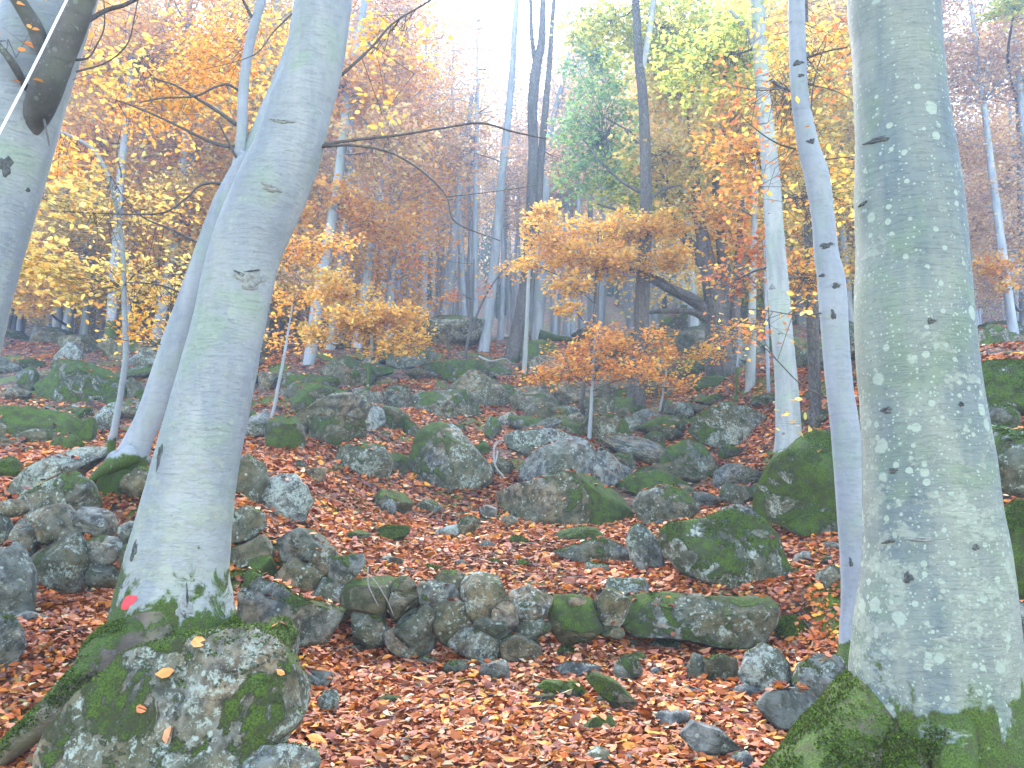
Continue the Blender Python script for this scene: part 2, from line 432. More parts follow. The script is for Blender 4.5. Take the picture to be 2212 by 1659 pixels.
ROCKS = []       # (verts in world, faces, leaf chance) for the litter
def rock_geo(w, h, dep, seed, sub=4, outline=None, rot=0., cuts=11, rough=1., square=.62):
    r = np.random.default_rng(seed)
    D, Fa = ico(sub); th = np.arctan2(D[:, 2], D[:, 0])
    if outline is not None:
        O = np.asarray(outline, float); tt = np.linspace(-math.pi, math.pi, 181); Rt = np.zeros(181)
        A = O; Bq = np.roll(O, -1, 0)
        for q, t in enumerate(tt):
            dx, dz = math.cos(t), math.sin(t); ex = Bq - A
            den = dx * ex[:, 1] - dz * ex[:, 0]; den = np.where(np.abs(den) < 1e-9, 1e-9, den)
            rr = (A[:, 0] * ex[:, 1] - A[:, 1] * ex[:, 0]) / den
            ss = (A[:, 0] * dz - A[:, 1] * dx) / den
            ok = (rr > 0) & (ss >= -1e-6) & (ss <= 1 + 1e-6)
            Rt[q] = rr[ok].max() if ok.any() else 0
        Rt[Rt == 0] = Rt[Rt > 0].mean()
        R = np.interp(th, tt, Rt)
    else:
        t2 = th - rot; e = 2.3 + r.random() * .9
        R = (np.abs(np.cos(t2) / (w / 2)) ** e + np.abs(np.sin(t2) / (h / 2)) ** e) ** (-1 / e)
        R = R * (1 + .06 * np.sin(2 * th + r.random() * 6) + .05 * np.sin(3 * th + r.random() * 6))
    rho = np.sqrt(D[:, 0] ** 2 + D[:, 2] ** 2) ** square
    P = np.stack([R * np.cos(th) * rho, np.sign(D[:, 1]) * np.abs(D[:, 1]) ** .85 * dep / 2, R * np.sin(th) * rho], -1)
    for c in range(cuts):
        n = r.normal(size=3)
        if outline is not None:
            n[1] = -(abs(n[1]) + .9) * 1.2; lo_, hi_ = .52, .86
        else:
            lo_, hi_ = .58, .88
            if c % 2 == 0: n[1] = -abs(n[1]) * 1.6
        if c % 3 == 1: n[2] = abs(n[2]) * 1.5
        n /= np.linalg.norm(n)
        pr = P @ n; hh = pr.max() * r.uniform(lo_, hi_)
        P = P - (np.maximum(0, pr - hh) * .97)[:, None] * n
    s = (w + h) / 2
    off = r.random(3) * 50
    N = P / (np.linalg.norm(P, axis=1)[:, None] + 1e-9)
    k = fbm(P * 2.6 / s + off, seed % 97, 4) * .085 + fbm(P * 9 / s + off, seed % 89 + 3, 3) * .024
    rdg = -np.abs(fbm(P * 3.1 / s + off + 9, seed % 53, 3)); k = k + np.maximum(rdg, -.12) * .12 + .01
    P = P + N * (k * s * rough)[:, None]
    return P, Fa

ROCK_I = [0]
def rock(name, label, box, d=None, moss=.4, lichen=.5, brown=.3, outline=None, rot=0., sub=4, depf=.8, cat='rock',
         parent=None, group=None, leaves=.5, sink=.12, cuts=11, rough=1., side=.5):
    """box = x0,y0,x1,y1 in layout pixels, real size follows from its distance"""
    ROCK_I[0] += 1; seed = ROCK_I[0] * 37 + 5
    if outline is not None:
        o = np.array(outline, float); box = (o[:, 0].min(), o[:, 1].min(), o[:, 0].max(), o[:, 1].max())
    x0, y0, x1, y1 = box
    cx, cy = (x0 + x1) / 2, (y0 + y1) / 2
    if d is None: d = ground_hit(cx, min(y1 - 2, H + 60))
    s = mpp(cy, d); w, h = (x1 - x0) * s, (y1 - y0) * s
    dep = depf * math.sqrt(w * max(h, w * .5))
    d2 = d + dep * .32; s *= d2 / d; w, h = (x1 - x0) * s, (y1 - y0) * s
    ol = None
    if outline is not None:
        c0 = o.mean(0); ol = np.stack([(o[:, 0] - c0[0]) * s, -(o[:, 1] - c0[1]) * s], -1); rt = 0
    P, Fa = rock_geo(w, h, dep, seed, sub, ol, rot, cuts, rough)
    lo, hi = P.min(0), P.max(0)
    P[:, 0] = (P[:, 0] - lo[0]) / (hi[0] - lo[0]) * w - w / 2
    P[:, 2] = (P[:, 2] - lo[2]) / (hi[2] - lo[2]) * h
    # root the underside a little into what carries it
    low = P[:, 2] < h * .25
    P[low, 2] -= sink * h * (1 - P[low, 2] / (h * .25))
    base = at(cx, y1, d2)
    if parent is not None: P *= [1.05, 1, 1.05]
    me = mesh_np(name, P, Fa, M_ROCK)
    loc = base if parent is None else base - np.array(parent.location)
    ob = link(name, me, parent, loc)
    ob.color = (moss, lichen, brown, side)
    if parent is None: tag(ob, label, cat, group)
    ROCKS.append((P + base, Fa, leaves, ob))
    return ob

def px_thing(name, label, cat, px, py, d): return thing(name, label, cat, at(px, py, d))

# foreground boulder under the left beech
B1 = rock('boulder', 'large lichen crusted boulder in left foreground at foot of the red marked beech', None, 3.35, .62, .72, .3,
     outline=[(70, 1760), (80, 1650), (120, 1570), (180, 1500), (235, 1440), (330, 1402), (450, 1385), (520, 1370), (590, 1392), (630, 1450),
              (648, 1500), (645, 1560), (612, 1600), (600, 1660), (560, 1760)], sub=6, depf=.8, leaves=.0, cuts=7, rough=.8, cat='boulder')
rock('rock', 'low grey stone at bottom edge with a red brown leaf on it', (500, 1612, 688, 1720), 3.3, .3, .6, .1, sub=5, leaves=.1)
rock('rock', 'mossy lump of rock peeping out behind right shoulder of the foreground boulder', (515, 1338, 640, 1480), 4.3, .75, .7, .2, sub=5, leaves=.2)
rock('slab', 'long dark mossy slab lying under the left end of the dry stone wall', None, 5.3, .55, .3, .2,
     outline=[(505, 1238), (560, 1262), (640, 1300), (742, 1325), (735, 1350), (700, 1380), (600, 1392), (520, 1370)], sub=5, leaves=.9)
rock('stone', 'small pointed grey stone in the leaves right of the foreground boulder', (682, 1492, 732, 1550), None, .3, .6, .1, leaves=.1)
rock('stone', 'pale stone wedged against right flank of the foreground boulder', (632, 1470, 668, 1535), 3.9, .1, .7, .1, leaves=.1)
rock('stone', 'flat grey stone half buried in leaves above the small pointed stone', (650, 1450, 718, 1482), None, .3, .5, .1, leaves=.3)

# dry stone wall in the centre
cw = px_thing('dry_stone_wall', 'low collapsed dry stone wall curving across the leaf covered slope', 'stone wall', 1000, 1440, 6.2)
for b in [(500, 1158, 587, 1225, .3, .6), (530, 1200, 592, 1268, .95, .2), (592, 1143, 722, 1216, .25, .4), (594, 1207, 700, 1286, .3, .4),
          (668, 1186, 722, 1250, .3, .4), (703, 1200, 786, 1264, .45, .3), (648, 1252, 776, 1346, .4, .4), (735, 1250, 850, 1335, .55, .1),
          (760, 1316, 840, 1398, .45, .4), (843, 1247, 905, 1294, .45, .3), (837, 1274, 919, 1337, .45, .4), (850, 1314, 953, 1421, .45, .3),
          (822, 1357, 916, 1428, .35, .7), (902, 1256, 995, 1325, .5, .4), (943, 1233, 1022, 1278, .6, .1), (992, 1243, 1096, 1344, .45, .6),
          (930, 1302, 1018, 1398, .35, .6), (1022, 1326, 1109, 1385, .4, .5), (1060, 1301, 1132, 1358, .4, .2), (1097, 1267, 1193, 1351, .45, .8),
          (967, 1361, 1086, 1445, .4, .7), (1077, 1374, 1173, 1451, .45, .6), (1117, 1337, 1190, 1390, .5, .6), (1187, 1291, 1303, 1389, .7, .2),
          (1222, 1286, 1273, 1318, .3, .6), (1288, 1276, 1363, 1360, .5, .6), (1296, 1355, 1350, 1380, .4, .4)]:
    dd = 5.98 + (1445 - b[3]) / 200 * .22 + abs(b[0] + b[2] - 2200) / 6000
    rock('stone', None, b[:4], dd, b[4], b[5], .5 if b[5] < .25 else float(rng.uniform(.1, .6)), sub=4, depf=1.0, parent=cw, leaves=.12, sink=.05,
         rot=rng.uniform(-.5, .5), cuts=9, rough=.8)
rock('stone', None, None, 6.25, .6, .55, .3, outline=[(1349, 1300), (1400, 1288), (1500, 1292), (1600, 1300), (1655, 1296), (1672, 1320),
     (1660, 1350), (1640, 1390), (1600, 1400), (1480, 1392), (1360, 1372), (1350, 1340)], sub=5, depf=.9, parent=cw, leaves=1.2, sink=.05, cuts=5)
rock('stone', None, (1310, 1250, 1412, 1300), 6.7, .5, .9, .1, parent=cw, leaves=.3)
# dry stone wall on the left
lw = px_thing('dry_stone_wall', 'taller dry stone wall at left edge behind the leaning beech', 'stone wall', 150, 1290, 5.9)
for b in [(-30, 1112, 22, 1178, .3, .5), (18, 1118, 82, 1204, .35, .5), (60, 1092, 178, 1174, .4, .5), (80, 1142, 116, 1172, .4, .5),
          (158, 1098, 244, 1160, .35, .6), (250, 1128, 312, 1178, .4, .5), (56, 1156, 197, 1276, .3, .7), (180, 1159, 270, 1226, .4, .6),
          (190, 1224, 260, 1270, .4, .5), (16, 1190, 60, 1232, .4, .5), (258, 1176, 320, 1250, .4, .3), (-40, 1080, 52, 1118, .3, .5)]:
    dd = 5.75 + (1280 - b[3]) / 200 * .3
    rock('stone', None, b[:4], dd, b[4], b[5], .25, sub=4, depf=1.0, parent=lw, leaves=.1, sink=.05, rot=rng.uniform(-.5, .5), cuts=9, rough=.8)

BIG = [
 ('slab', 'smooth blue grey slab leaning at left edge below the wall', [(-60, 1180), (20, 1175), (50, 1240), (62, 1300), (60, 1350), (0, 1350), (-60, 1340)], .05, .3, 0, 5, None),
 ('slab', 'flat grey slab sticking out of the leaves at left edge', [(-10, 1320), (50, 1318), (105, 1335), (95, 1352), (-10, 1350)], .05, .3, 0, 4, None),
 ('rock', 'dark green speckled rock cut by the left edge above the root', [(-60, 1360), (0, 1335), (30, 1370), (42, 1400), (20, 1450), (-60, 1470)], .45, .5, .1, 5, None),
 ('slab', 'long pale tilted slab on top of the left wall', [(10, 1060), (60, 1020), (110, 985), (160, 965), (213, 962), (210, 985), (150, 1035), (80, 1068), (20, 1072)], .25, 1.0, .2, 5, 6.9),
 ('rock', 'angular dark rock with pale ridge lying below the long tilted slab', [(38, 1080), (80, 1050), (130, 1025), (150, 1017), (185, 1040), (210, 1085), (200, 1108), (60, 1108)], .45, .7, .2, 5, 6.5),
 ('boulder', 'very mossy humped boulder at left behind the thin sapling', [(60, 830), (110, 795), (165, 775), (220, 790), (258, 830), (262, 870), (200, 880), (90, 870)], .92, .5, .1, 5, None),
 ('rock', 'pale upright rock standing above the mossy humped boulder at left', [(110, 790), (118, 755), (140, 737), (160, 740), (172, 765), (175, 795)], .2, 1.0, 0, 4, None),
 ('boulder', 'triangular boulder with moss on its slope in the centre of the clearing', [(877, 1020), (880, 985), (890, 945), (905, 918), (935, 908), (972, 912), (1010, 950), (1045, 990), (1067, 1018), (1060, 1042), (1020, 1056), (950, 1065), (900, 1045)], .5, .55, .25, 5, None),
 ('boulder', 'wide boulder with bright green moss on its right half below the grey wedge', [(1070, 1055), (1150, 1040), (1230, 1020), (1290, 1022), (1350, 1056), (1372, 1090), (1358, 1122), (1300, 1136), (1200, 1144), (1140, 1140), (1100, 1112)], .62, .3, .45, 5, None),
 ('boulder', 'grey wedge shaped boulder with a smooth dark face', [(1122, 1010), (1150, 978), (1200, 955), (1238, 938), (1260, 945), (1290, 985), (1322, 1022), (1338, 1040), (1200, 1046), (1125, 1035)], .12, .3, .1, 5, 10.9),
 ('slab', 'flat pale slab behind the grey wedge shaped boulder', [(1088, 940), (1130, 924), (1190, 922), (1240, 940), (1240, 965), (1150, 985), (1100, 970)], .25, .9, 0, 4, 11.8),
 ('boulder', 'large mossy boulder with pale drip streaks at right of the clearing', [(1430, 1152), (1455, 1130), (1530, 1118), (1600, 1100), (1660, 1120), (1688, 1160), (1695, 1200), (1717, 1245), (1690, 1272), (1640, 1290), (1560, 1268), (1480, 1240), (1440, 1200)], .72, .75, .2, 5, 6.9),
 ('rock', 'upright oval rock standing left of the large mossy boulder', [(1355, 1170), (1365, 1140), (1385, 1130), (1410, 1150), (1435, 1185), (1442, 1225), (1420, 1240), (1380, 1232), (1362, 1210)], .45, .8, .1, 5, None),
 ('rock', 'flat mossy wedge in the leaves left of the upright oval rock', [(1195, 1195), (1250, 1175), (1310, 1163), (1345, 1180), (1360, 1215), (1290, 1222), (1220, 1210)], .55, .4, .3, 4, None),
 ('boulder', 'oblong boulder with mossy top and pale runs behind the triangular boulder', [(881, 870), (905, 843), (960, 838), (1010, 842), (1035, 865), (1040, 898), (990, 906), (920, 905), (890, 895)], .62, .7, .5, 5, None),
 ('boulder', 'peaked brown boulder with a rusty split on its left side', [(965, 840), (990, 815), (1018, 798), (1050, 805), (1085, 830), (1105, 862), (1100, 878), (1040, 882), (990, 876)], .42, .5, .75, 5, None),
 ('boulder', 'blocky brown boulder with moss cap touching the peaked boulder', [(1100, 845), (1130, 832), (1180, 834), (1195, 855), (1190, 885), (1150, 893), (1110, 886)], .5, .3, .95, 4, None),
 ('slab', 'broad mossy slab strewn with leaves above the peaked boulder', [(880, 815), (920, 790), (980, 775), (1040, 782), (1055, 805), (1000, 828), (930, 834)], .85, .6, .2, 4, None),
 ('boulder', 'tan boulder left of the rooted dark trunk', [(1195, 850), (1215, 825), (1260, 820), (1295, 840), (1290, 880), (1240, 892), (1200, 880)], .1, .4, 1.1, 4, None),
 ('boulder', 'orange brown boulder half hidden by the dark trunk', [(1283, 840), (1300, 810), (1345, 805), (1375, 830), (1370, 870), (1320, 876), (1290, 866)], .1, .4, 1.2, 4, None),
 ('boulder', 'pale cleft boulder standing in the rocks left of the oblong one', [(730, 895), (750, 872), (790, 866), (825, 880), (832, 910), (800, 936), (760, 930), (735, 915)], .0, .9, .1, 4, None),
 ('rock', 'grey tilted rock leaning on top of the pale cleft boulder', [(740, 860), (760, 842), (785, 834), (793, 848), (770, 872), (745, 876)], .15, .6, .1, 4, None),
 ('boulder', 'rounded mossy rock below the pale cleft boulder', [(720, 1000), (735, 965), (780, 950), (830, 962), (848, 1000), (840, 1028), (780, 1035), (730, 1025)], .62, .8, .2, 4, None),
 ('boulder', 'mossy topped boulder beside the bark of the leaning beech', [(625, 865), (640, 840), (680, 828), (730, 835), (742, 865), (725, 892), (650, 893)], .85, .3, .3, 4, None),
 ('boulder', 'dark boulder overhung by a moss lip right of the leaning beech', [(628, 915), (645, 885), (690, 872), (725, 895), (737, 925), (700, 948), (645, 945)], .55, .3, .3, 4, None),
 ('boulder', 'green moss covered rock below the dark overhung boulder', [(568, 930), (585, 900), (630, 893), (655, 925), (657, 965), (610, 977), (575, 965)], .8, .5, .2, 4, None),
 ('boulder', 'large humped boulder behind the golden sapling', [(688, 800), (710, 770), (745, 762), (790, 780), (808, 825), (760, 836), (700, 832)], .5, .3, .4, 4, None),
 ('rock', 'grey angular rock crusted with lichen beside the leaning beech trunk', [(538, 1095), (560, 1050), (600, 1022), (630, 1025), (662, 1055), (674, 1090), (655, 1118), (590, 1122)], .12, 1.1, .0, 5, None),
 ('boulder', 'rounded boulder tucked behind right side of the leaning beech', [(480, 1060), (495, 1000), (530, 980), (565, 1000), (577, 1040), (555, 1080), (500, 1086)], .4, .5, .3, 4, 7.3),
 ('boulder', 'rounded mossy rock low behind right side of the leaning beech', [(480, 1140), (490, 1105), (530, 1092), (568, 1110), (572, 1140), (540, 1165), (490, 1165)], .45, .5, .3, 4, 6.6),
 ('boulder', 'whale backed grey boulder with mossy crown left of the pale beech', [(1490, 930), (1510, 895), (1560, 868), (1620, 880), (1668, 905), (1676, 940), (1640, 970), (1560, 966), (1510, 950)], .5, .85, .35, 5, None),
 ('boulder', 'moss streaked boulder with sloping side in front of the whale backed one', [(1425, 1000), (1440, 965), (1490, 945), (1520, 960), (1545, 1000), (1558, 1035), (1500, 1048), (1440, 1040)], .6, .6, .3, 4, None),
 ('boulder', 'big bright green moss boulder between the pale beech and spotted trunk', [(1640, 1100), (1652, 1050), (1685, 1000), (1735, 955), (1785, 925), (1840, 930), (1870, 1000), (1870, 1110), (1760, 1128), (1680, 1120)], 1.0, .75, .1, 5, 8.2),
 ('rock', 'dark mossy slope of rock below the bright green boulder', [(1690, 1140), (1740, 1115), (1830, 1100), (1860, 1140), (1840, 1165), (1740, 1160)], .9, .2, .1, 4, None),
 ('rock', 'flat whitish rock behind the large mossy boulder', [(1535, 1110), (1580, 1090), (1650, 1088), (1688, 1105), (1680, 1135), (1600, 1140)], .3, .95, .1, 4, None),
 ('boulder', 'grey mossy block right of the wide moss sided boulder', [(1365, 1090), (1385, 1060), (1430, 1048), (1490, 1060), (1515, 1100), (1470, 1132), (1390, 1140)], .5, .4, .3, 4, None),
 ('slab', 'green slab strewn with leaves above the wide moss sided boulder', [(1330, 1045), (1370, 1020), (1430, 1015), (1490, 1045), (1480, 1075), (1400, 1080)], .8, .3, .2, 4, None),
 ('rock', 'blotched lichen rock with grey rosettes near lower right', [(1598, 1460), (1615, 1415), (1655, 1392), (1690, 1410), (1718, 1460), (1710, 1500), (1650, 1508), (1608, 1490)], .3, 1.0, .1, 5, None),
 ('rock', 'rounded dark rock touching the left side of the spotted trunk', [(1715, 1480), (1735, 1440), (1780, 1418), (1840, 1425), (1850, 1490), (1810, 1518), (1740, 1512)], .45, .6, .1, 5, None),
 ('slab', 'smooth grey slab lying in front of the rosette rock', [(1640, 1530), (1665, 1500), (1730, 1492), (1790, 1515), (1785, 1560), (1720, 1598), (1670, 1570)], .1, .25, .0, 5, None),
 ('rock', 'square brown mossy block left of the rosette rock', [(1520, 1425), (1560, 1417), (1600, 1425), (1600, 1470), (1540, 1480), (1522, 1465)], .5, .3, .4, 4, None),
 ('stone', 'narrow upright stone at left end of the lower right stone row', [(1485, 1440), (1500, 1412), (1525, 1420), (1522, 1470), (1490, 1480)], .3, .4, .1, 4, None),
 ('rock', 'dark moss mound under the right end of the long wall slab', [(1665, 1370), (1690, 1335), (1730, 1330), (1775, 1375), (1740, 1388)], .95, .2, .1, 4, None),
 ('rock', 'half buried long grey rock at bottom right of the leaf slope', [(1470, 1590), (1500, 1562), (1560, 1580), (1615, 1630), (1600, 1655), (1520, 1640)], .2, .4, .0, 5, None),
 ('slab', 'half buried grey slab in the leaves below the centre wall', [(1200, 1445), (1230, 1430), (1290, 1440), (1312, 1462), (1260, 1470)], .3, .5, .0, 4, None),
 ('rock', 'long moss backed rock pointing down the leaf slope below the wall', [(1268, 1470), (1290, 1455), (1340, 1478), (1375, 1515), (1380, 1545), (1340, 1540), (1295, 1500)], .85, .3, .3, 4, None),
 ('rock', 'low flat rock with mossy top edge below the centre wall', [(1155, 1490), (1180, 1472), (1250, 1475), (1270, 1505), (1220, 1515), (1165, 1512)], .8, .6, .0, 4, None),
 ('rock', 'small moss cushion rock with pale right corner in the lower leaves', [(1256, 1575), (1285, 1550), (1320, 1548), (1340, 1575), (1320, 1592), (1275, 1592)], .8, .7, .0, 4, None),
 ('boulder', 'brown grey boulder with moss at base of the dark rooted trunk', [(1250, 930), (1270, 900), (1320, 892), (1350, 910), (1370, 945), (1330, 960), (1265, 955)], .6, .5, .6, 4, None),
 ('boulder', 'mossy ridge of rock closing the right edge behind the spotted trunk', [(2100, 800), (2130, 780), (2200, 775), (2330, 790), (2330, 900), (2180, 890), (2110, 870)], .9, .5, .1, 4, 8.2),
 ('boulder', 'round dark mossy rock right of the spotted trunk beneath the fern', [(2125, 900), (2150, 865), (2190, 870), (2212, 900), (2205, 940), (2150, 945)], .7, .4, .1, 4, 7.0),
 ('boulder', 'grey green boulder at right edge under the fern', [(2140, 990), (2170, 930), (2260, 925), (2300, 1000), (2260, 1060), (2160, 1050)], .5, .6, .1, 4, 6.6),
 ('boulder', 'steep moss bank boulder at lower right edge', [(2165, 1200), (2175, 1120), (2240, 1080), (2330, 1150), (2330, 1280), (2200, 1290)], .95, .5, .1, 4, 5.8),
 ('stone', 'blue grey stone cut by the right edge beside the spotted trunk', [(2180, 1340), (2200, 1302), (2260, 1310), (2270, 1370), (2200, 1380)], .0, .4, .0, 4, 4.9),
 ('boulder', 'greenish boulder below the first trunks at crest of the clearing', [(810, 640+120), (850, 740), (900, 742), (925, 770), (880, 790), (820, 785)], .5, .5, .3, 4, None),
 ('boulder', 'moss sided rock at foot of the slim pale sapling', [(1140, 800), (1155, 770), (1200, 765), (1240, 790), (1230, 822), (1160, 822)], .4, .6, .6, 4, None),
 ('boulder', 'green capped boulder below the twin stemmed tree', [(1120, 770), (1140, 738), (1180, 730), (1210, 755), (1200, 785), (1140, 790)], .8, .4, .2, 4, None),
]
for nm, lab, ol, ms, li, br, sub, dd in BIG:
    rock(nm, lab, None, dd, ms, li, br, outline=ol, sub=sub, cat='boulder' if nm == 'boulder' else nm, leaves=.8 if ms < .9 else .3,
         depf=.85, cuts=8 if sub > 4 else 7, rough=.6, side={'wide boulder with': .86, 'triangular boulde': .26, 'whale backed grey': .35}.get(lab[:17], .5))

SMALL = [
 ('pale flat slab like stone behind the mossy humped boulder at left', (193, 866, 255, 938), .2, 1.0, 0),
 ('round dark rock right of the thin sapling at left', (265, 815, 303, 878), .3, .4, .3),
 ('small whitish stone in moss near the left edge', (52, 903, 110, 946), .2, 1.1, 0),
 ('low moss lump below the small whitish stone', (110, 938, 178, 974), 1.1, .2, 0),
 ('green brown rock behind left side of the leaning beech', (262, 1005, 335, 1090), .5, .4, .6),
 ('squared rock of the far left terrace', (120, 718, 208, 768), .4, .3, .5),
 ('tan block of the far left terrace behind the sapling', (205, 724, 270, 782), .1, .4, .9),
 ('pale stone right of the tan block on the far left terrace', (295, 745, 345, 790), .2, .6, .4),
 ('mossy dark rock left of the second thin trunk', (160, 900, 205, 960), .9, .2, 0),
 ('moss heap at the left edge beside the long tilted slab', (-20, 985, 48, 1040), 1.2, .1, 0),
 ('dark moss rock under the pale upright rock', (30, 790, 80, 850), .8, .2, .2),
 ('grey stone behind root of the second thin trunk', (275, 985, 325, 1015), .3, .8, 0),
 ('grey rock tight against right side of the leaning beech', (528, 885, 580, 950), .1, .4, .1),
 ('small light brown stone above the lichen crusted angular rock', (653, 1008, 702, 1042), .2, .5, .6),
 ('low mossy stone in the leaves beside the lichen crusted angular rock', (735, 1145, 800, 1172), .6, .4, .1),
 ('green moss cushion stone in the middle of the leaf slope', (806, 1135, 886, 1176), 1.1, .2, .1),
 ('white flat pebble like stone on the leaf slope', (940, 1132, 994, 1165), .0, 1.3, 0),
 ('brown angular stone leaning right of the white stone', (983, 1114, 1038, 1163), .5, .4, .6),
 ('moss lump in the leaves right of the brown angular stone', (1100, 1155, 1150, 1180), .9, .4, 0),
 ('mossy dome rock below the triangular boulder', (800, 1056, 892, 1112), .8, .3, .3),
 ('rounded grey stone in front of the mossy dome rock', (817, 1078, 857, 1112), .2, .5, .1),
 ('flat topped grey stone with moss right of the mossy dome rock', (898, 1078, 958, 1112), .4, .7, .1),
 ('grey stone left of the wide moss sided boulder', (1035, 1090, 1076, 1124), .3, .6, .2),
 ('tan chip of stone under left tip of the wide boulder', (1078, 1112, 1120, 1140), .2, .4, .9),
 ('mossy stone row piece below the wide boulder', (1195, 1137, 1312, 1176), .75, .4, .3),
 ('small green moss stone at centre of the upper leaf slope', (1050, 1207, 1080, 1224), 1.1, .2, 0),
 ('dark green moss stone right of centre on the upper leaf slope', (1108, 1208, 1150, 1229), 1.2, .1, 0),
 ('flat brown grey stone on the leaves above the centre wall', (818, 1200, 872, 1226), .2, .5, .4),
 ('little pair of moss stones just above the centre wall', (908, 1220, 958, 1240), 1.0, .4, 0),
 ('low stone with grey moss in front of the oval rock', (1263, 1214, 1328, 1240), .5, .9, 0),
 ('small grey stone at foot of the upright oval rock', (1400, 1230, 1425, 1248), .1, 1.0, 0),
 ('pyramid shaped green stone in front of the centre wall', (1033, 1427, 1103, 1478), .4, .5, .1),
 ('half buried greenish stone left of the pyramid stone', (955, 1428, 1013, 1462), .5, .4, .1),
 ('barely showing stone in front of the wall left of centre', (900, 1418, 952, 1444), .4, .4, .1),
 ('mossy stone in front of the square green wall stone', (1203, 1394, 1242, 1424), .7, .3, .1),
 ('low grey stone under left part of the long wall slab', (1356, 1382, 1408, 1404), .4, .5, .1),
 ('grey stone lying in leaves below the long wall slab', (1406, 1382, 1476, 1412), .5, .7, 0),
 ('round moss ball stone below the long wall slab', (1362, 1408, 1400, 1438), 1.2, .1, 0),
 ('narrow grey stone slanting beside the moss ball stone', (1324, 1416, 1390, 1478), .4, .5, .1),
 ('small blue grey stone right of the moss ball stone', (1400, 1441, 1430, 1468), .1, .5, 0),
 ('dull grey stone half covered by leaves at lower right centre', (1420, 1534, 1492, 1582), .15, .3, .2),
 ('faceted green grey stone near bottom centre right', (1260, 1617, 1320, 1660), .3, .5, .1),
 ('tiny grey stone at bottom right of the faceted one', (1335, 1628, 1385, 1655), .3, .5, .1),
 ('egg shaped grey stone under the rosette rock', (1585, 1477, 1640, 1512), .1, .5, 0),
 ('small green stone at bottom edge right of the long grey rock', (1580, 1625, 1640, 1670), .4, .6, 0),
 ('rough white stone in shade right of the large mossy boulder', (1713, 1190, 1757, 1222), .1, 1.0, 0),
 ('round dark stone in the hollow left of the spotted trunk', (1765, 1220, 1832, 1276), .4, .5, .1),
 ('mossy ball shaped rock below the whale backed boulder', (1553, 959, 1604, 998), .8, .4, .1),
 ('brown mossy rock in front of the pale beech roots', (1553, 1044, 1630, 1096), .6, .4, .4),
 ('low dark rock left of the brown mossy rock', (1475, 1062, 1560, 1102), .5, .3, .2),
 ('mossy stone against left side of the triangular boulder', (838, 975, 885, 1030), .8, .3, .2),
 ('moss block behind left shoulder of the triangular boulder', (868, 905, 905, 950), .9, .3, .2),
 ('green stone right of the triangular boulder', (1020, 950, 1060, 985), .9, .3, .2),
 ('upright mossy stone behind the triangular boulder', (1045, 895, 1085, 950), .7, .5, .2),
 ('grey angular stone between oblong boulder and flat slab', (1075, 890, 1130, 930), .2, .5, .3),
 ('brown moss topped block right of the grey angular stone', (1125, 878, 1182, 922), .5, .3, .8),
 ('dark stone in gap below the flat pale slab', (1060, 985, 1110, 1030), .6, .3, .2),
 ('little grey stone wedged beside the triangular boulder', (1065, 1000, 1100, 1030), .1, .7, .1),
 ('low green rock below the oblong boulder', (830, 880, 885, 930), .8, .4, .2),
 ('grey stone left of the oblong boulder', (835, 830, 885, 868), .4, .7, .1),
 ('moss cushion on the rocks left of the broad mossy slab', (812, 790, 850, 815), 1.2, .1, 0),
 ('dark rock behind the pale cleft boulder', (785, 845, 838, 885), .2, .5, .4),
 ('small rounded pale rock left of the golden sapling stem', (555, 800, 602, 850), .3, .6, .3),
 ('brown mossy rock below the small rounded pale rock', (600, 800, 650, 838), .5, .3, .4),
 ('grey stone left of roots of the dark trunk', (1288, 962, 1325, 1000), .3, .6, .2),
 ('mossy brown rock right of the grey wedge shaped boulder', (1320, 975, 1375, 1030), .5, .5, .4),
 ('moss rock right of roots of the dark trunk', (1425, 860, 1500, 905), .6, .7, .2),
 ('small leafy mossy rock below the moss rock', (1395, 905, 1450, 940), .6, .4, .3),
 ('flat mossy rock below roots of the dark trunk', (1380, 955, 1440, 985), .8, .4, .2),
]
for lab, b, ms, li, br in SMALL:
    rock('rock' if b[2] - b[0] > 60 else 'stone', lab, b, None, ms, li, br, sub=4, leaves=.35, cat='rock', rot=rng.uniform(-.4, .4), depf=.9)

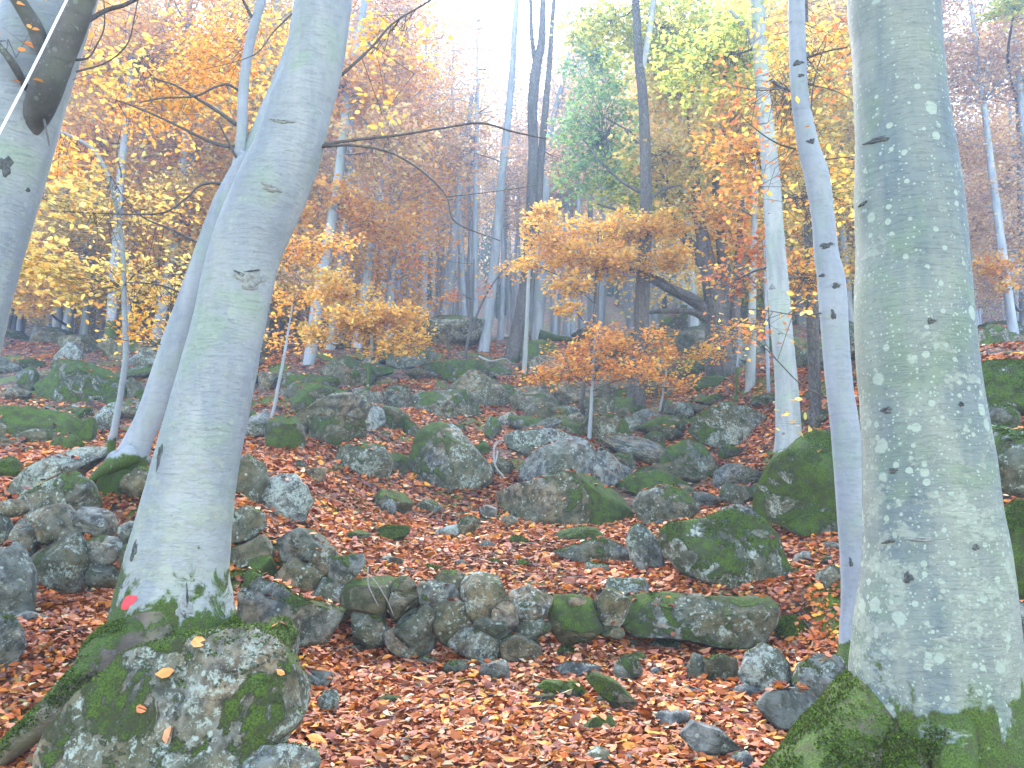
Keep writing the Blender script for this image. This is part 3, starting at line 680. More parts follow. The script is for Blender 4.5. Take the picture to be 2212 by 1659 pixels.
# filler rocks of the scree, alike and too many to name
def fill_rocks():
    metas = []
    for k in range(10):
        P, Fa = rock_geo(1, .7, .85, 900 + k * 13, 4, cuts=10)
        metas.append((P, Fa, mesh_np('rock', P, Fa, M_ROCK)))
    r = np.random.default_rng(11); n = 0; tries = 0
    zones = [('mossy rocks of the scree in middle distance', 'mossy grey rock among many in the scree behind the clearing', 10.5, 22, 135),
             ('stones on the upper slope', 'mossy stone on the upper slope between the far trunks', 20, 50, 170)]
    for grp, lab, d0, d1, cnt in zones:
        c = 0
        while c < cnt:
            d = d0 + (d1 - d0) * r.random() ** 1.2; x = r.uniform(-.62, .62) * d
            if d < 13 and abs(x + .5) < 1.6: continue
            s = r.choice([.4, .6, .8, 1.15], p=[.3, .3, .25, .15]) * r.uniform(.85, 1.15) * (1 if d < 22 else 1.4) * (1.25 if r.random() < .12 else 1)
            P, Fa, me = metas[r.integers(10)]
            o = link('rock', me); z = float(terrain(x, d))
            o.location = (x, d, z + s * .12)
            o.rotation_euler = (r.uniform(-.3, .3), r.uniform(-.3, .3), r.uniform(0, 6.28))
            sc = (s * r.uniform(.9, 1.8), s * r.uniform(.8, 1.2), s * r.uniform(.55, 1.1)); o.scale = sc
            o.color = (r.uniform(.2, .9), r.uniform(.1, .8), r.uniform(0, .7), .5)
            pxx = W / 2 + F * x / d; mo, li, br_ = o.color[0], o.color[1], o.color[2]
            look = ('green mossy' if mo > .66 else 'brownish' if br_ > .5 else 'pale lichened' if li > .55 else 'dull grey')
            row = ('in the lower scree' if d < 14 else 'mid scree' if d < 18 else 'near the crest' if d < 24 else 'past the crest' if d < 34 else 'far uphill')
            tag(o, ('big ' if s > 1.0 else 'middling ' if s > .6 else 'small ') + look + ' rock ' + row + ' ' + zone(pxx), 'rock', grp)
            Mx = Matrix.LocRotScale(o.location, o.rotation_euler, o.scale)
            A = np.array(Mx); Pw = P @ A[:3, :3].T + A[:3, 3]
            ROCKS.append((Pw, Fa, .35, None)); c += 1
    # small near stones poking out of the litter
    for q in range(46):
        d = r.uniform(4.6, 10.5); x = r.uniform(-.25, .42) * d
        s = r.uniform(.07, .2); P, Fa, me = metas[r.integers(10)]
        o = link('stone', me); z = float(terrain(x, d)); o.location = (x, d, z + s * .1)
        o.rotation_euler = (r.uniform(-.3, .3), r.uniform(-.3, .3), r.uniform(0, 6.28)); o.scale = (s * 1.2, s, s * .8)
        o.color = (r.uniform(.1, .8), r.uniform(.3, .9), r.uniform(0, .3), .5)
        mo, li = o.color[0], o.color[1]
        tag(o, ('mossy' if mo > .55 else 'pale speckled' if li > .6 else 'plain grey') + (' fist sized' if s > .13 else ' tiny') + ' stone in leaves ' +
            ('in the foreground' if d < 5.8 else 'near the centre wall' if d < 7.3 else 'on the upper leaf slope') + (' left' if x < 0 else ' right of centre' if x < d * .2 else ' towards the right'), 'stone', 'small stones in the leaf litter')
fill_rocks()

# ------------------------------------------------------------------ leaves
PAL = {
 'litter': ([(.36, .092, .018), (.22, .048, .014), (.50, .165, .022), (.40, .16, .07), (.50, .38, .20), (.07, .022, .014), (.58, .26, .03), (.27, .09, .055)],
            [.29, .17, .18, .15, .035, .05, .025, .10]),
 'orange': ([(.74, .36, .06), (.68, .27, .05), (.78, .48, .09), (.54, .20, .04)], [.4, .25, .25, .1]),
 'red': ([(.66, .21, .04), (.56, .15, .03), (.72, .30, .06), (.42, .10, .03)], [.4, .3, .2, .1]),
 'rusty': ([(.74, .33, .06), (.66, .24, .045), (.78, .44, .09), (.52, .17, .04)], [.35, .3, .2, .15]),
 'russet': ([(.46, .17, .05), (.38, .12, .04), (.60, .30, .06), (.66, .42, .08)], [.35, .3, .2, .15]),
 'gold': ([(.76, .43, .07), (.72, .34, .055), (.76, .52, .12), (.60, .26, .05)], [.4, .25, .25, .1]),
 'yellow': ([(.64, .46, .12), (.56, .44, .13), (.66, .37, .09), (.44, .36, .09), (.54, .26, .06)], [.35, .25, .2, .1, .1]),
 'green': ([(.44, .46, .09), (.60, .56, .10), (.32, .38, .09), (.70, .55, .09), (.22, .30, .08)], [.3, .28, .17, .15, .1]),
 'deep': ([(.20, .34, .13), (.27, .40, .13), (.42, .48, .13), (.15, .26, .11)], [.35, .35, .15, .15]),
 'mixed': ([(.68, .38, .14), (.72, .52, .18), (.58, .30, .13), (.68, .56, .20), (.52, .27, .14)], [.3, .25, .2, .15, .1]),
 'rust': ([(.56, .34, .20), (.62, .42, .22), (.48, .27, .17), (.68, .50, .24)], [.35, .3, .2, .15]),
}
def pick(r, pal, n):
    c, p = PAL[pal]; c = np.array(c)[r.choice(len(c), n, p=np.array(p) / sum(p))]
    return np.clip(c * r.uniform(.72, 1.25, (n, 1)), 0, .85)

HEX = np.array([(0, -.5, 0), (.27, -.16, .05), (.25, .2, .06), (0, .52, 0), (-.25, .2, .06), (-.27, -.16, .05)])
DIA = np.array([(0, -.5, 0), (.36, .02, .05), (0, .5, 0), (-.36, .02, .05)])
def leaf_geo(C, X, N, size, r, shape='hex', curl=.25):
    """C centres, X leaf direction, N normals, size per leaf"""
    X = X / (np.linalg.norm(X, axis=1)[:, None] + 1e-9); N = N - X * (N * X).sum(1)[:, None]; N /= np.linalg.norm(N, axis=1)[:, None] + 1e-9
    Yv = np.cross(N, X); T = HEX if shape == 'hex' else DIA; n = len(C)
    cu = r.normal(0, curl, (n, 1)); fo = r.uniform(.2, 2.6, (n, 1))
    lx = T[None, :, 0] * r.uniform(.8, 1.15, (n, 1)); ly = np.repeat(T[None, :, 1], n, 0); lz = T[None, :, 2] * fo + cu * (ly ** 2) * 1.6
    V = C[:, None, :] + (Yv[:, None, :] * lx[..., None] + X[:, None, :] * ly[..., None] + N[:, None, :] * lz[..., None]) * size[:, None, None]
    k = len(T); b = (np.arange(n) * k)[:, None]
    if shape == 'hex': Fq = np.concatenate([b + np.array([[0, 1, 2, 3]]), b + np.array([[0, 3, 4, 5]])], 0)
    else: Fq = b + np.array([[0, 1, 2, 3]])
    return V.reshape(-1, 3), Fq

def litter():
    r = np.random.default_rng(5)
    Cs, Ns, Ss = [], [], []
    # density per m2 falls with distance
    for (d0, d1, dens, sz) in ((2.9, 5, 2600, .053), (5, 7, 1800, .058), (7, 10, 1000, .068), (10, 15, 560, .075), (15, 24, 260, .088), (24, 40, 80, .12)):
        area = (d1 ** 2 - d0 ** 2) * .64
        n = int(area * dens)
        d = np.sqrt(r.uniform(d0 ** 2, d1 ** 2, n)); x = r.uniform(-.64, .64, n) * d
        m = fbm(np.stack([x * .8, d * .8, 0 * x], -1), 41, 3)
        thr = np.interp(d, [3, 8.5, 11, 16, 40], [-1, -1, -.25, .02, .05]) + np.where((x < -2.4) & (d > 7), .1, 0)
        keep = m > thr + r.normal(0, .08, n)
        d, x = d[keep], x[keep]; n = len(d); e = .04
        z = terrain(x, d); nx = -(terrain(x + e, d) - z) / e; ny = -(terrain(x, d + e) - z) / e
        Cs.append(np.stack([x, d, z + r.uniform(0, .035, n)], -1))
        Ns.append(np.stack([nx, ny, np.ones(n)], -1)); Ss.append(np.clip(r.lognormal(-.08, .28, n), .4, 1.7) * sz)
    near = sum(len(c) for c in Cs[:4])
    C = np.vstack(Cs); N = np.vstack(Ns); Sz = np.concatenate(Ss)
    # leaves resting on rocks
    RC, RN, RS = [], [], []
    for Pw, Fa, ch, ob in ROCKS:
        if ch <= 0: continue
        a, b, c = Pw[Fa[:, 0]], Pw[Fa[:, 1]], Pw[Fa[:, 2]]; nn = np.cross(b - a, c - a); ar = np.linalg.norm(nn, axis=1) / 2
        nz = nn[:, 2] / (2 * ar + 1e-9); dist = Pw[:, 1].mean()
        dens = np.interp(dist, [4, 8, 15, 25], [900, 600, 260, 90]) * ch
        cc = (a + b + c) / 3; pn = fbm(cc * 2.2, 77, 3)
        w = ar * dens * np.clip((nz - .72) / .2, 0, 1) * np.clip(pn * 3 + .45 * ch + .15, 0, 1.3)
        w += ar * 6 * ch * (nz > .3)
        k = r.poisson(w); idx = np.repeat(np.arange(len(Fa)), k); n = len(idx)
        if n == 0: continue
        u = r.random((n, 2)); fl = u.sum(1) > 1; u[fl] = 1 - u[fl]
        p = a[idx] + (b - a)[idx] * u[:, :1] + (c - a)[idx] * u[:, 1:]
        q = nn[idx] / (2 * ar[idx, None] + 1e-9)
        RC.append(p + q * r.uniform(.004, .02, (n, 1))); RN.append(q + [0, 0, .3]); RS.append(r.uniform(.7, 1.2, n) * np.interp(dist, [4, 10, 25], [.062, .068, .1]))
    n = len(C)
    def emit(name, C, N, Sz, tilt, label):
        n = len(C)
        N2 = N + r.normal(0, tilt, (n, 3)); an = r.uniform(0, 6.28, n)
        X = np.stack([np.cos(an), np.sin(an), r.normal(0, .3, n)], -1)
        V, Fq = leaf_geo(C, X, N2, Sz, r, 'hex', .35)
        leaf_tone = np.clip(1.08 + .9 * fbm(C * 1.1, 19, 3) + .5 * fbm(C * 5, 23, 2), .62, 1.3)[:, None]
        col = np.repeat(np.clip(pick(r, 'litter', n) * leaf_tone, 0, .8), 6, 0)
        tag(link(name, mesh_np(name, V, Fq, M_LITTER, col, smooth=False)), label, 'fallen leaves', kind='stuff')
    emit('leaf_litter', C[:near], N[:near], Sz[:near], .42, 'orange and red brown beech leaves carpeting the clearing')
    emit('leaf_litter', C[near:], N[near:], Sz[near:], .3, 'rusty fallen leaves between the rocks of the upper slope')
    emit('leaves_on_rocks', np.vstack(RC), np.vstack(RN), np.concatenate(RS), .25, 'fallen leaves caught on tops of the rocks')
    k = 900; d = np.sqrt(r.uniform(9, 170, k)); x = r.uniform(-.62, .62, k) * d; L = r.uniform(.06, .35, k); an = r.uniform(0, 6.28, k)
    x2, y2 = x + np.cos(an) * L, d + np.sin(an) * L
    V, Fq = prisms(np.stack([x, d, terrain(x, d) + .025], -1), np.stack([x2, y2, terrain(x2, y2) + r.uniform(.02, .06, k)], -1), r.uniform(.002, .006, k), r.uniform(.001, .003, k))
    tag(link('fallen_twigs', mesh_np('fallen_twigs', V, Fq, M_DEADW)), 'thin dry twigs scattered among the fallen leaves', 'twigs', kind='stuff')
litter()

# ------------------------------------------------------------------ trees
class Tree:
    def __init__(s, name, label, cat, px, py, d, group=None):
        s.base = at(px, py, d); s.t = thing(name, label, cat, s.base, group); s.mats = None; s.paths = []
    def path(s, pts, d, d_end=None):
        """pts: (px,py,width_px[,dist])"""
        n = len(pts); out, R = [], []
        for i, q in enumerate(pts):
            dd = q[3] if len(q) > 3 else (d if d_end is None else d + (d_end - d) * i / (n - 1))
            out.append(at(q[0], q[1], dd)); a_ = ray(q[0], q[1])[0]; R.append(q[2] / 2 * mpp(q[1], dd) / math.sqrt(1 + a_ * a_))
        return np.array(out), np.array(R)
    def limb(s, name, pts, d, mat, d_end=None, rings=40, sides=16, amp=.05, seed=1, lobes=0, lobe_h=.5, parent=None, sub=None, ext=0):
        P, R = s.path(pts, d, d_end)
        if ext:
            v = (P[-1] - P[-2]); v /= np.linalg.norm(v); v = v * .7 + np.array([0, 0, .3])
            P = np.vstack([P, P[-1] + v * ext * .5, P[-1] + v * ext]); R = np.append(R, [R[-1] * .8, R[-1] * .55])
        if name == 'trunk' and s.base[1] > 6:
            v0 = P[0] - P[1]; v0 /= np.linalg.norm(v0); P = np.vstack([P[0] + v0 * .3 + [0, 0, -.7], P]); R = np.append([R[0] * 1.15], R)
        Q = catmull(np.column_stack([P, R]), rings)
        V, Fq = tube(Q[:, :3] - s.base, np.maximum(Q[:, 3], .0015), sides, amp, seed, lobes, lobe_h)
        o = link(name, mesh_np(name, V, Fq, mat), parent or s.t)
        s.paths.append(Q); return o
    def nearest(s, p, up=True):
        Q = np.vstack(s.paths); w = np.linalg.norm(Q[:, :3] - p, axis=1) + (np.maximum(0, Q[:, 2] - p[2] + .15) * 1.5 if up else 0)
        return Q[np.argmin(w)]
    def foliage(s, clumps, pal, leaf=.06, seed=1, per=26, L=.55, twig=M_TWIG, dens=1.7, limbs=True, flat=.55, lmat=None, density_twigs=True):
        """clumps: (px,py,d,rx_px,ry_px,n_sprays[,palette])"""
        r = np.random.default_rng(seed); LV, LC = [], []; TW = []; shp = 'hex' if s.base[1] < 8 else 'dia'
        for q in clumps:
            px, py, d, rx, ry, ns = q[:6]; pl = q[6] if len(q) > 6 else pal
            c = at(px, py, d); sc = mpp(py, d); rx *= sc; ry *= sc; rd = rx * .9
            u = r.normal(size=(int(ns * dens), 3)); u /= np.linalg.norm(u, axis=1)[:, None]; u *= r.random((len(u), 1)) ** .45
            cen = c + u * [rx, rd, ry]
            org = s.nearest(c)[:3] if s.paths else c
            if limbs and s.paths:
                q0 = s.nearest(c); p0, r0 = q0[:3], q0[3]
                mid = (p0 + c) / 2 + r.normal(0, .06, 3) * np.linalg.norm(c - p0) + [0, 0, -.05 * np.linalg.norm(c - p0)]
                rr = min(r0 * .45, .012 + .012 * np.linalg.norm(c - p0))
                Q = catmull(np.column_stack([[p0, mid, c, c + (c - p0) * .25], [rr, rr * .75, rr * .45, rr * .15]]), 14)
                V, Fq = tube(Q[:, :3] - s.base, np.maximum(Q[:, 3], .002), 8, .05, seed)
                link('branch', mesh_np('branch', V, Fq, twig), s.t)
                line = Q[:, :3]
            else: line = np.vstack(s.paths)[:, :3] if s.paths else c[None]
            n = len(cen)
            out = cen - (org * [1, 1, 0] + cen * [0, 0, 1]); out[:, 2] = 0
            out += r.normal(0, .5, (n, 3)) * [np.linalg.norm([rx, rd]), np.linalg.norm([rx, rd]), 0]
            a = out / (np.linalg.norm(out, axis=1)[:, None] + 1e-9); a[:, 2] = r.normal(.02, .16, n)
            b = np.stack([-a[:, 1], a[:, 0], r.normal(0, .12, n)], -1)
            # side limb from the branch line to each spray
            near = line[np.argmin(np.linalg.norm(line[None] - cen[:, None], axis=2), axis=1)]
            if not limbs: near = cen + (near - cen) * np.minimum(1, .7 / (np.linalg.norm(near - cen, axis=1)[:, None] + 1e-6))
            m = (near + cen) / 2 + r.normal(0, .08, (n, 3)); m[:, 2] -= .04
            tk = .45 if s.base[1] < 8 or s.t.name.startswith('beech_sapling') else 1.
            TW.append(prisms(near - s.base, m - s.base, .006 * tk + 0 * a[:, 0], .005 * tk + 0 * a[:, 0])); TW.append(prisms(m - s.base, cen - s.base, .005 * tk + 0 * a[:, 0], .0035 * tk + 0 * a[:, 0]))
            TW.append(prisms(cen - s.base, cen + a * L - s.base, .0035 * tk + 0 * a[:, 0], .0012 * tk + 0 * a[:, 0]))
            for sg in (-1, 1):
                for tt in (.2, .5):
                    p = cen + a * L * tt; TW.append(prisms(p - s.base, p + (a * .6 + b * sg) * L * .35 - s.base, .002 * tk + 0 * a[:, 0], .001 * tk + 0 * a[:, 0]))
            k = per; t = r.random((n, k)); sd = r.uniform(-1, 1, (n, k)) * (1 - .55 * t) * .48
            Pp = cen[:, None] + a[:, None] * (t * L)[..., None] + b[:, None] * (sd * L)[..., None]
            Pp[..., 2] += r.normal(0, .035 + .10 * flat, (n, k))
            X = a[:, None] * .6 + b[:, None] * np.sign(sd)[..., None] * .7 + r.normal(0, .35, (n, k, 3))
            N = np.array([0, 0, 1.]) + r.normal(0, flat, (n, k, 3))
            V, Fq = leaf_geo((Pp - s.base).reshape(-1, 3), X.reshape(-1, 3), N.reshape(-1, 3), r.uniform(.75, 1.3, n * k) * leaf * 1.3, r, shp, .2)
            cc = pick(r, pl, n * k) * np.repeat(r.uniform(.8, 1.15, (n, 1)), k, 0).reshape(-1, 1)
            LV.append((V, Fq)); LC.append(np.repeat(cc, 6 if shp == 'hex' else 4, 0))
        V, Fq = merge(LV)
        o = link('crown', mesh_np('crown', V, Fq, lmat or M_LEAF, np.vstack(LC), smooth=False), s.t); o['kind'] = 'stuff'
        V, Fq = merge(TW); o = link('twigs', mesh_np('twigs', V, Fq, twig), s.t); o['kind'] = 'stuff'

def bvh_of(ob):
    me = ob.data; M = Matrix.Translation(ob.location)
    if ob.parent: M = Matrix.Translation(ob.parent.location) @ M
    return BVHTree.FromPolygons([M @ v.co for v in me.vertices], [tuple(p.vertices) for p in me.polygons])
def cast(bv, px, py):
    a, b = ray(px, py); dv = Vector((a, 1, b)).normalized()
    h = bv.ray_cast(Vector((0, 0, CAMZ)), dv); return h[0], h[1]

def scar(tree, bv, px, py, w, h, mat=None, ang=0., name='bark_scar', lip=True):
    """an eye shaped old branch scar: raised lip and sunken middle following the trunk"""
    n1, n2 = 5, 20; V = []
    for i in range(n1 + 1):
        for j in range(n2):
            a = 2 * math.pi * j / n2; rr = i / n1 * (1 + .22 * math.sin(j * .95 + px) + .14 * math.sin(j * 1.9 + py))
            x = math.cos(a) * rr * w / 2; y = math.sin(a) * rr * h / 2 * (.8 + .2 * abs(math.sin(a)))
            X = x * math.cos(ang) - y * math.sin(ang); Y = x * math.sin(ang) + y * math.cos(ang)
            X += .6 * math.sin(j * 2.3 + px); Y += .6 * math.cos(j * 1.9 + py)
            p, nn = cast(bv, px + X, py - Y)
            if p is None: return
            k = math.sin(min(1, i / n1) * math.pi) ** 1.2 * .006 if lip else .003
            V.append(np.array(p + nn * (k + .0015 - (.004 if i == n1 else 0))) - tree.base)
    Fq = [[i * n2 + j, i * n2 + (j + 1) % n2, (i + 1) * n2 + (j + 1) % n2, (i + 1) * n2 + j] for i in range(n1) for j in range(n2)]
    link(name, mesh_np(name, V, Fq, mat or M_SCAR), tree.t)

# --- B: left leaning beech with the red mark
tB = Tree('beech_tree', 'leaning pale grey beech with a red paint mark near its mossy foot', 'tree', 375, 1430, 4.6)
bt = tB.limb('trunk', [(372, 1520, 330), (374, 1430, 305), (375, 1350, 283), (377, 1289, 258), (383, 1223, 232), (403, 1106, 207), (422, 1013, 191), (444, 920, 182), (476, 786, 168),
     (492, 713, 160), (527, 553, 156), (578, 427, 158), (623, 320, 146), (648, 233, 137), (675, 150, 126), (690, 60, 124), (700, -20, 122), (712, -200, 112)],
     4.6, M_BARK_L, rings=150, sides=56, amp=.045, seed=3, lobes=0, ext=5)
bvB = bvh_of(bt)
for i, (pts, dd) in enumerate([
    ([(350, 1405, 130, 4.5), (300, 1392, 130, 4.35), (240, 1405, 118, 4.2), (185, 1465, 92, 4.05), (110, 1540, 74, 3.95), (30, 1610, 62, 3.9), (-60, 1680, 46, 3.85)], 4.3),
    ([(470, 1370, 110, 4.5), (520, 1420, 90, 4.5), (580, 1490, 60, 4.5), (620, 1560, 30, 4.5)], 4.5),
    ([(340, 1350, 130, 4.4), (330, 1420, 110, 4.3), (320, 1500, 80, 4.2)], 4.4)]):
    o = tB.limb('root', pts, dd, M_ROCK, rings=40, sides=24, amp=.10, seed=20 + i); o.color = (1.0, .15, .9, 1)
    o.data.materials.clear(); o.data.materials.append(bark_material('mossy_root_bark', (.06, .045, .03), (.12, .092, .06), .2, 1, .9, .3, patch=0, topmoss=.66) if i == 0 else bpy.data.materials['mossy_root_bark'])
# moss collar around the foot
def collar(tree, bv, pxs, pys, name='moss_cushion', off=.02, seed=1, mat=None, fall=.6):
    n, m = len(pys), len(pxs); V = []; r = np.random.default_rng(seed)
# paint mark
def patch(tree, bv, poly, name, mat, off=.002):
    c = np.mean(poly, 0); V = []; P = np.array(poly, float)
    rings = [0.02, .5, 1.0]
    for s_ in rings:
        for q in P:
            p = c + (q - c) * s_; h, nn = cast(bv, *p)
            if h is None: return
            V.append(np.array(h + nn * (off if s_ < 1 else off * .5)) - tree.base)
    m = len(P); Fq = [[i * m + j, i * m + (j + 1) % m, (i + 1) * m + (j + 1) % m, (i + 1) * m + j] for i in range(2) for j in range(m)]
    o = link(name, mesh_np(name, V, Fq, mat), tree.t); return o
pm = patch(tB, bvB, [(273, 1289), (283, 1285), (297, 1288), (297, 1294), (289, 1305), (280, 1308), (278, 1315), (271, 1318), (264, 1317), (262, 1310), (266, 1300), (270, 1294)], 'paint_mark', M_PAINT, .006)
if pm: pm['label'] = 'red painted trail mark'
scar(tB, bvB, 540, 604, 70, 46, M_SCARL, -.2); scar(tB, bvB, 520, 592, 30, 9, None, -.5); scar(tB, bvB, 546, 618, 26, 8, None, .3); scar(tB, bvB, 545, 585, 44, 4, None, .1)
scar(tB, bvB, 585, 405, 52, 20, M_SCARL, -.4); scar(tB, bvB, 610, 262, 60, 9, M_SCARL, -.1)
scar(tB, bvB, 398, 1312, 40, 50, M_SCARL); scar(tB, bvB, 404, 1290, 5, 60, None, 0); scar(tB, bvB, 396, 1325, 16, 20, None, .4)
scar(tB, bvB, 345, 985, 9, 60, M_SCAR, -.2); scar(tB, bvB, 290, 1190, 10, 50, M_SCAR, -.25); scar(tB, bvB, 262, 1265, 8, 14)
tB.limb('branch', [(690, 313, 11), (720, 309, 8), (760, 303, 7), (860, 292, 5.5), (960, 276, 4.5), (1040, 266, 5), (1110, 285, 4), (1180, 300, 3)], 4.6, M_TWIG, 4.9, rings=50, sides=8, amp=.12)
tB.limb('branch', [(690, 316, 10), (720, 315, 7), (760, 314, 6), (830, 325, 5.5), (880, 348, 5), (930, 385, 4.5), (965, 425, 4), (985, 480, 4), (1080, 520, 2)], 4.6, M_TWIG, 4.4, rings=50, sides=8, amp=.12)
tB.limb('branch', [(965, 425, 4), (1010, 420, 3), (1080, 412, 2), (1160, 400, 1.5)], 4.45, M_TWIG, 4.6, rings=24, sides=6)
tB.limb('branch', [(735, 165, 7), (800, 105, 6), (850, 50, 5), (930, 0, 4), (960, -30, 3)], 4.65, M_TWIG, 4.9, rings=30, sides=8, amp=.12)
tB.limb('branch', [(630, 30, 5), (590, 70, 4), (560, 110, 3), (520, 130, 2), (440, 150, 1.5)], 4.4, M_TWIG, 4.2, rings=24, sides=6)
tB.foliage([(850, 60, 5, 70, 50, 5, 'gold'), (790, 20, 5.0, 60, 60, 3, 'gold'), (820, 210, 5.0, 60, 60, 2, 'gold')], 'gold', .036, 5, 12, .3, limbs=False)

# --- E: huge spotted beech at right
tE = Tree('beech_tree', 'huge lichen spotted beech trunk filling the right side', 'tree', 2000, 1660, 3.6)
et = tE.limb('trunk', [(2030, 1790, 520), (2027, 1700, 455), (2025, 1600, 415), (2018, 1490, 385), (2020, 1356, 364), (2022, 1230, 335), (2012, 1106, 308), (2002, 980, 292), (1990, 870, 276),
     (1978, 760, 270), (1972, 653, 264), (1969, 553, 252), (1962, 433, 243), (1953, 300, 220), (1943, 200, 208), (1937, 100, 204), (1929, 0, 208), (1925, -100, 205), (1920, -300, 190)],
     3.6, M_BARK_E, rings=150, sides=64, amp=.03, seed=8, ext=5)
bvE = bvh_of(et)
MROOT = bpy.data.materials['mossy_root_bark']
for i, pts in enumerate([[(1955, 1420, 150, 3.75), (1925, 1510, 220, 3.68), (1880, 1600, 270, 3.58), (1820, 1700, 300, 3.5), (1730, 1800, 280, 3.4), (1620, 1900, 200, 3.3)],
                         [(2050, 1560, 120, 3.35), (2060, 1640, 110, 3.25), (2080, 1740, 80, 3.15)],
                         [(1960, 1620, 110, 3.35), (1950, 1700, 100, 3.25), (1930, 1760, 80, 3.15)]]):
    tE.limb('root', pts, 3.4, MROOT if i != 1 else M_BARK_E, rings=40, sides=24, amp=.10, seed=30 + i)
for a in [(1895, 303, 62, 14, M_SCAR, .25), (1870, 268, 70, 5, M_SCARL, .2), (1865, 1300 * 0 + 440, 26, 6, M_SCAR, .6), (2012, 693, 20, 14, None, 0), (1915, 886, 26, 16, None, 0), (1930, 1016, 20, 14, None, .2),
          (1990, 1165, 64, 12, M_SCARL, 0), (1962, 1248, 22, 26, None, 0), (1878, 1515, 12, 14, None, 0), (2076, 873, 12, 12, None, 0), (2110, 985, 90, 26, M_SCARL, -.3),
          (1920, 1170, 30, 8, M_SCAR, .2), (2108, 1182, 16, 14, M_SCAR, .2)]:
    scar(tE, bvE, a[0], a[1], a[2], a[3], a[4], a[5])

# --- A: tree at the left edge
tA = Tree('beech_tree', 'grey beech cut by the left edge with a dark forked branch', 'tree', -160, 1150, 4.2)
at_ = tA.limb('trunk', [(-190, 1400, 290), (-165, 1150, 250), (-120, 850, 220), (-75, 650, 205), (-30, 480, 205), (10, 340, 205), (50, 200, 200), (80, 100, 200), (110, 0, 200), (150, -120, 190), (190, -260, 170)],
     4.2, M_BARK_L, rings=90, sides=40, amp=.05, seed=12, ext=4)
bvA = bvh_of(at_)
scar(tA, bvA, 12, 358, 34, 46); scar(tA, bvA, 60, 410, 10, 10)
tA.limb('branch', [(70, 290, 26, 4.12), (80, 250, 62, 4.08), (100, 190, 78, 4.0), (130, 110, 76, 3.95), (160, 40, 72, 3.9), (185, -40, 66, 3.85), (210, -160, 56, 3.8)], 4, M_BARK_DK, rings=50, sides=24, amp=.09, seed=5)
tA.limb('branch', [(100, 130, 36, 3.97), (80, 70, 40, 3.9), (55, 25, 38, 3.85), (25, -20, 34, 3.8), (-20, -80, 30, 3.8)], 4, M_BARK_DK, rings=30, sides=16, amp=.08, seed=6)
tA.limb('branch', [(62, 200, 14, 4.05), (38, 155, 20, 3.95), (15, 120, 18, 3.9), (-10, 90, 16, 3.9)], 4, M_BARK_DK, rings=20, sides=12, amp=.08, seed=7)
tA.limb('branch', [(190, 45, 12, 3.95), (230, 22, 11, 4.0), (265, 12, 10, 4.0), (300, -5, 9, 4.0)], 4, M_TWIG, rings=20, sides=10)
tA.limb('branch', [(150, 130, 9, 4.0), (190, 125, 5, 4.0), (210, 95, 4, 4.0), (225, 60, 4, 4.0), (225, 10, 3, 4.0), (222, -20, 3, 4.0)], 4, M_TWIG, rings=24, sides=8)
tA.limb('branch', [(165, 155, 5, 4.0), (230, 135, 4, 4.1), (275, 95, 4, 4.1), (290, 40, 3, 4.1), (300, -10, 3, 4.1)], 4, M_TWIG, rings=24, sides=8)
tA.limb('branch', [(95, 258, 7, 4.05), (104, 300, 5, 4.0), (106, 315, 3, 4.0)], 4, M_TWIG, rings=10, sides=8)
tA.foliage([(170, 120, 4.3, 50, 60, 3, 'yellow'), (120, 430, 4.6, 60, 70, 4, 'yellow'), (230, 60, 4.5, 70, 50, 3, 'gold'), (20, 130, 4.0, 40, 90, 2, 'red')], 'gold', .038, 9, 10, .3, limbs=False)

# --- C: thin leaning beech behind B, D: sapling
tC = Tree('beech_tree', 'slim blue grey beech leaning behind the red marked trunk with two tops', 'tree', 285, 1000, 7.2)
tC.limb('trunk', [(262, 1035, 100), (278, 1000, 82), (300, 950, 62), (330, 880, 58), (372, 750, 55), (410, 640, 50), (440, 555, 47), (480, 440, 43), (515, 370, 38), (535, 335, 36)], 7.2, M_BARK_B, rings=70, sides=24, amp=.05, seed=15, lobes=3, lobe_h=.4)
tC.limb('stem', [(500, 420, 30), (515, 350, 26), (522, 290, 24), (524, 230, 23), (530, 150, 22), (545, 70, 21), (565, 0, 20), (580, -80, 18)], 7.2, M_BARK_B, rings=40, sides=14, amp=.06, seed=16, ext=2)
tC.limb('stem', [(520, 385, 30), (548, 310, 32), (575, 240, 30), (600, 180, 28), (630, 100, 26), (660, 0, 22)], 7.25, M_BARK_B, rings=30, sides=14, amp=.06, seed=17, ext=2)
tC.limb('root', [(290, 980, 50, 7.1), (250, 1000, 40, 7.0), (215, 1020, 24, 6.95), (190, 1045, 12, 6.9)], 7, M_BARK_B, rings=16, sides=12, amp=.08)
for pts in [[(512, 318, 9), (470, 312, 8), (420, 290, 7), (370, 265, 6), (310, 238, 5), (250, 215, 4)], [(512, 270, 10), (470, 240, 9), (430, 215, 7), (380, 185, 5), (330, 165, 4), (300, 120, 3)],
            [(515, 195, 7), (490, 182, 6), (460, 190, 5), (420, 208, 5), (350, 212, 4), (300, 222, 3)], [(490, 400, 8), (460, 395, 7), (430, 402, 6), (400, 430, 5), (350, 460, 5), (250, 462, 4), (110, 455, 3)],
            [(430, 525, 6), (370, 495, 5), (310, 470, 4), (270, 430, 3), (240, 380, 2)], [(395, 635, 6), (360, 620, 5), (320, 612, 4), (270, 610, 3)], [(400, 742, 4), (350, 744, 3), (300, 740, 2), (230, 728, 2)],
            [(548, 45, 8), (530, 10, 7), (510, -30, 6)], [(530, 370, 8), (505, 330, 6), (490, 300, 5), (470, 260, 3)]]:
    tC.limb('branch', pts, 7.2, M_TWIG, 7.0, rings=30, sides=8, amp=.12, seed=len(pts))
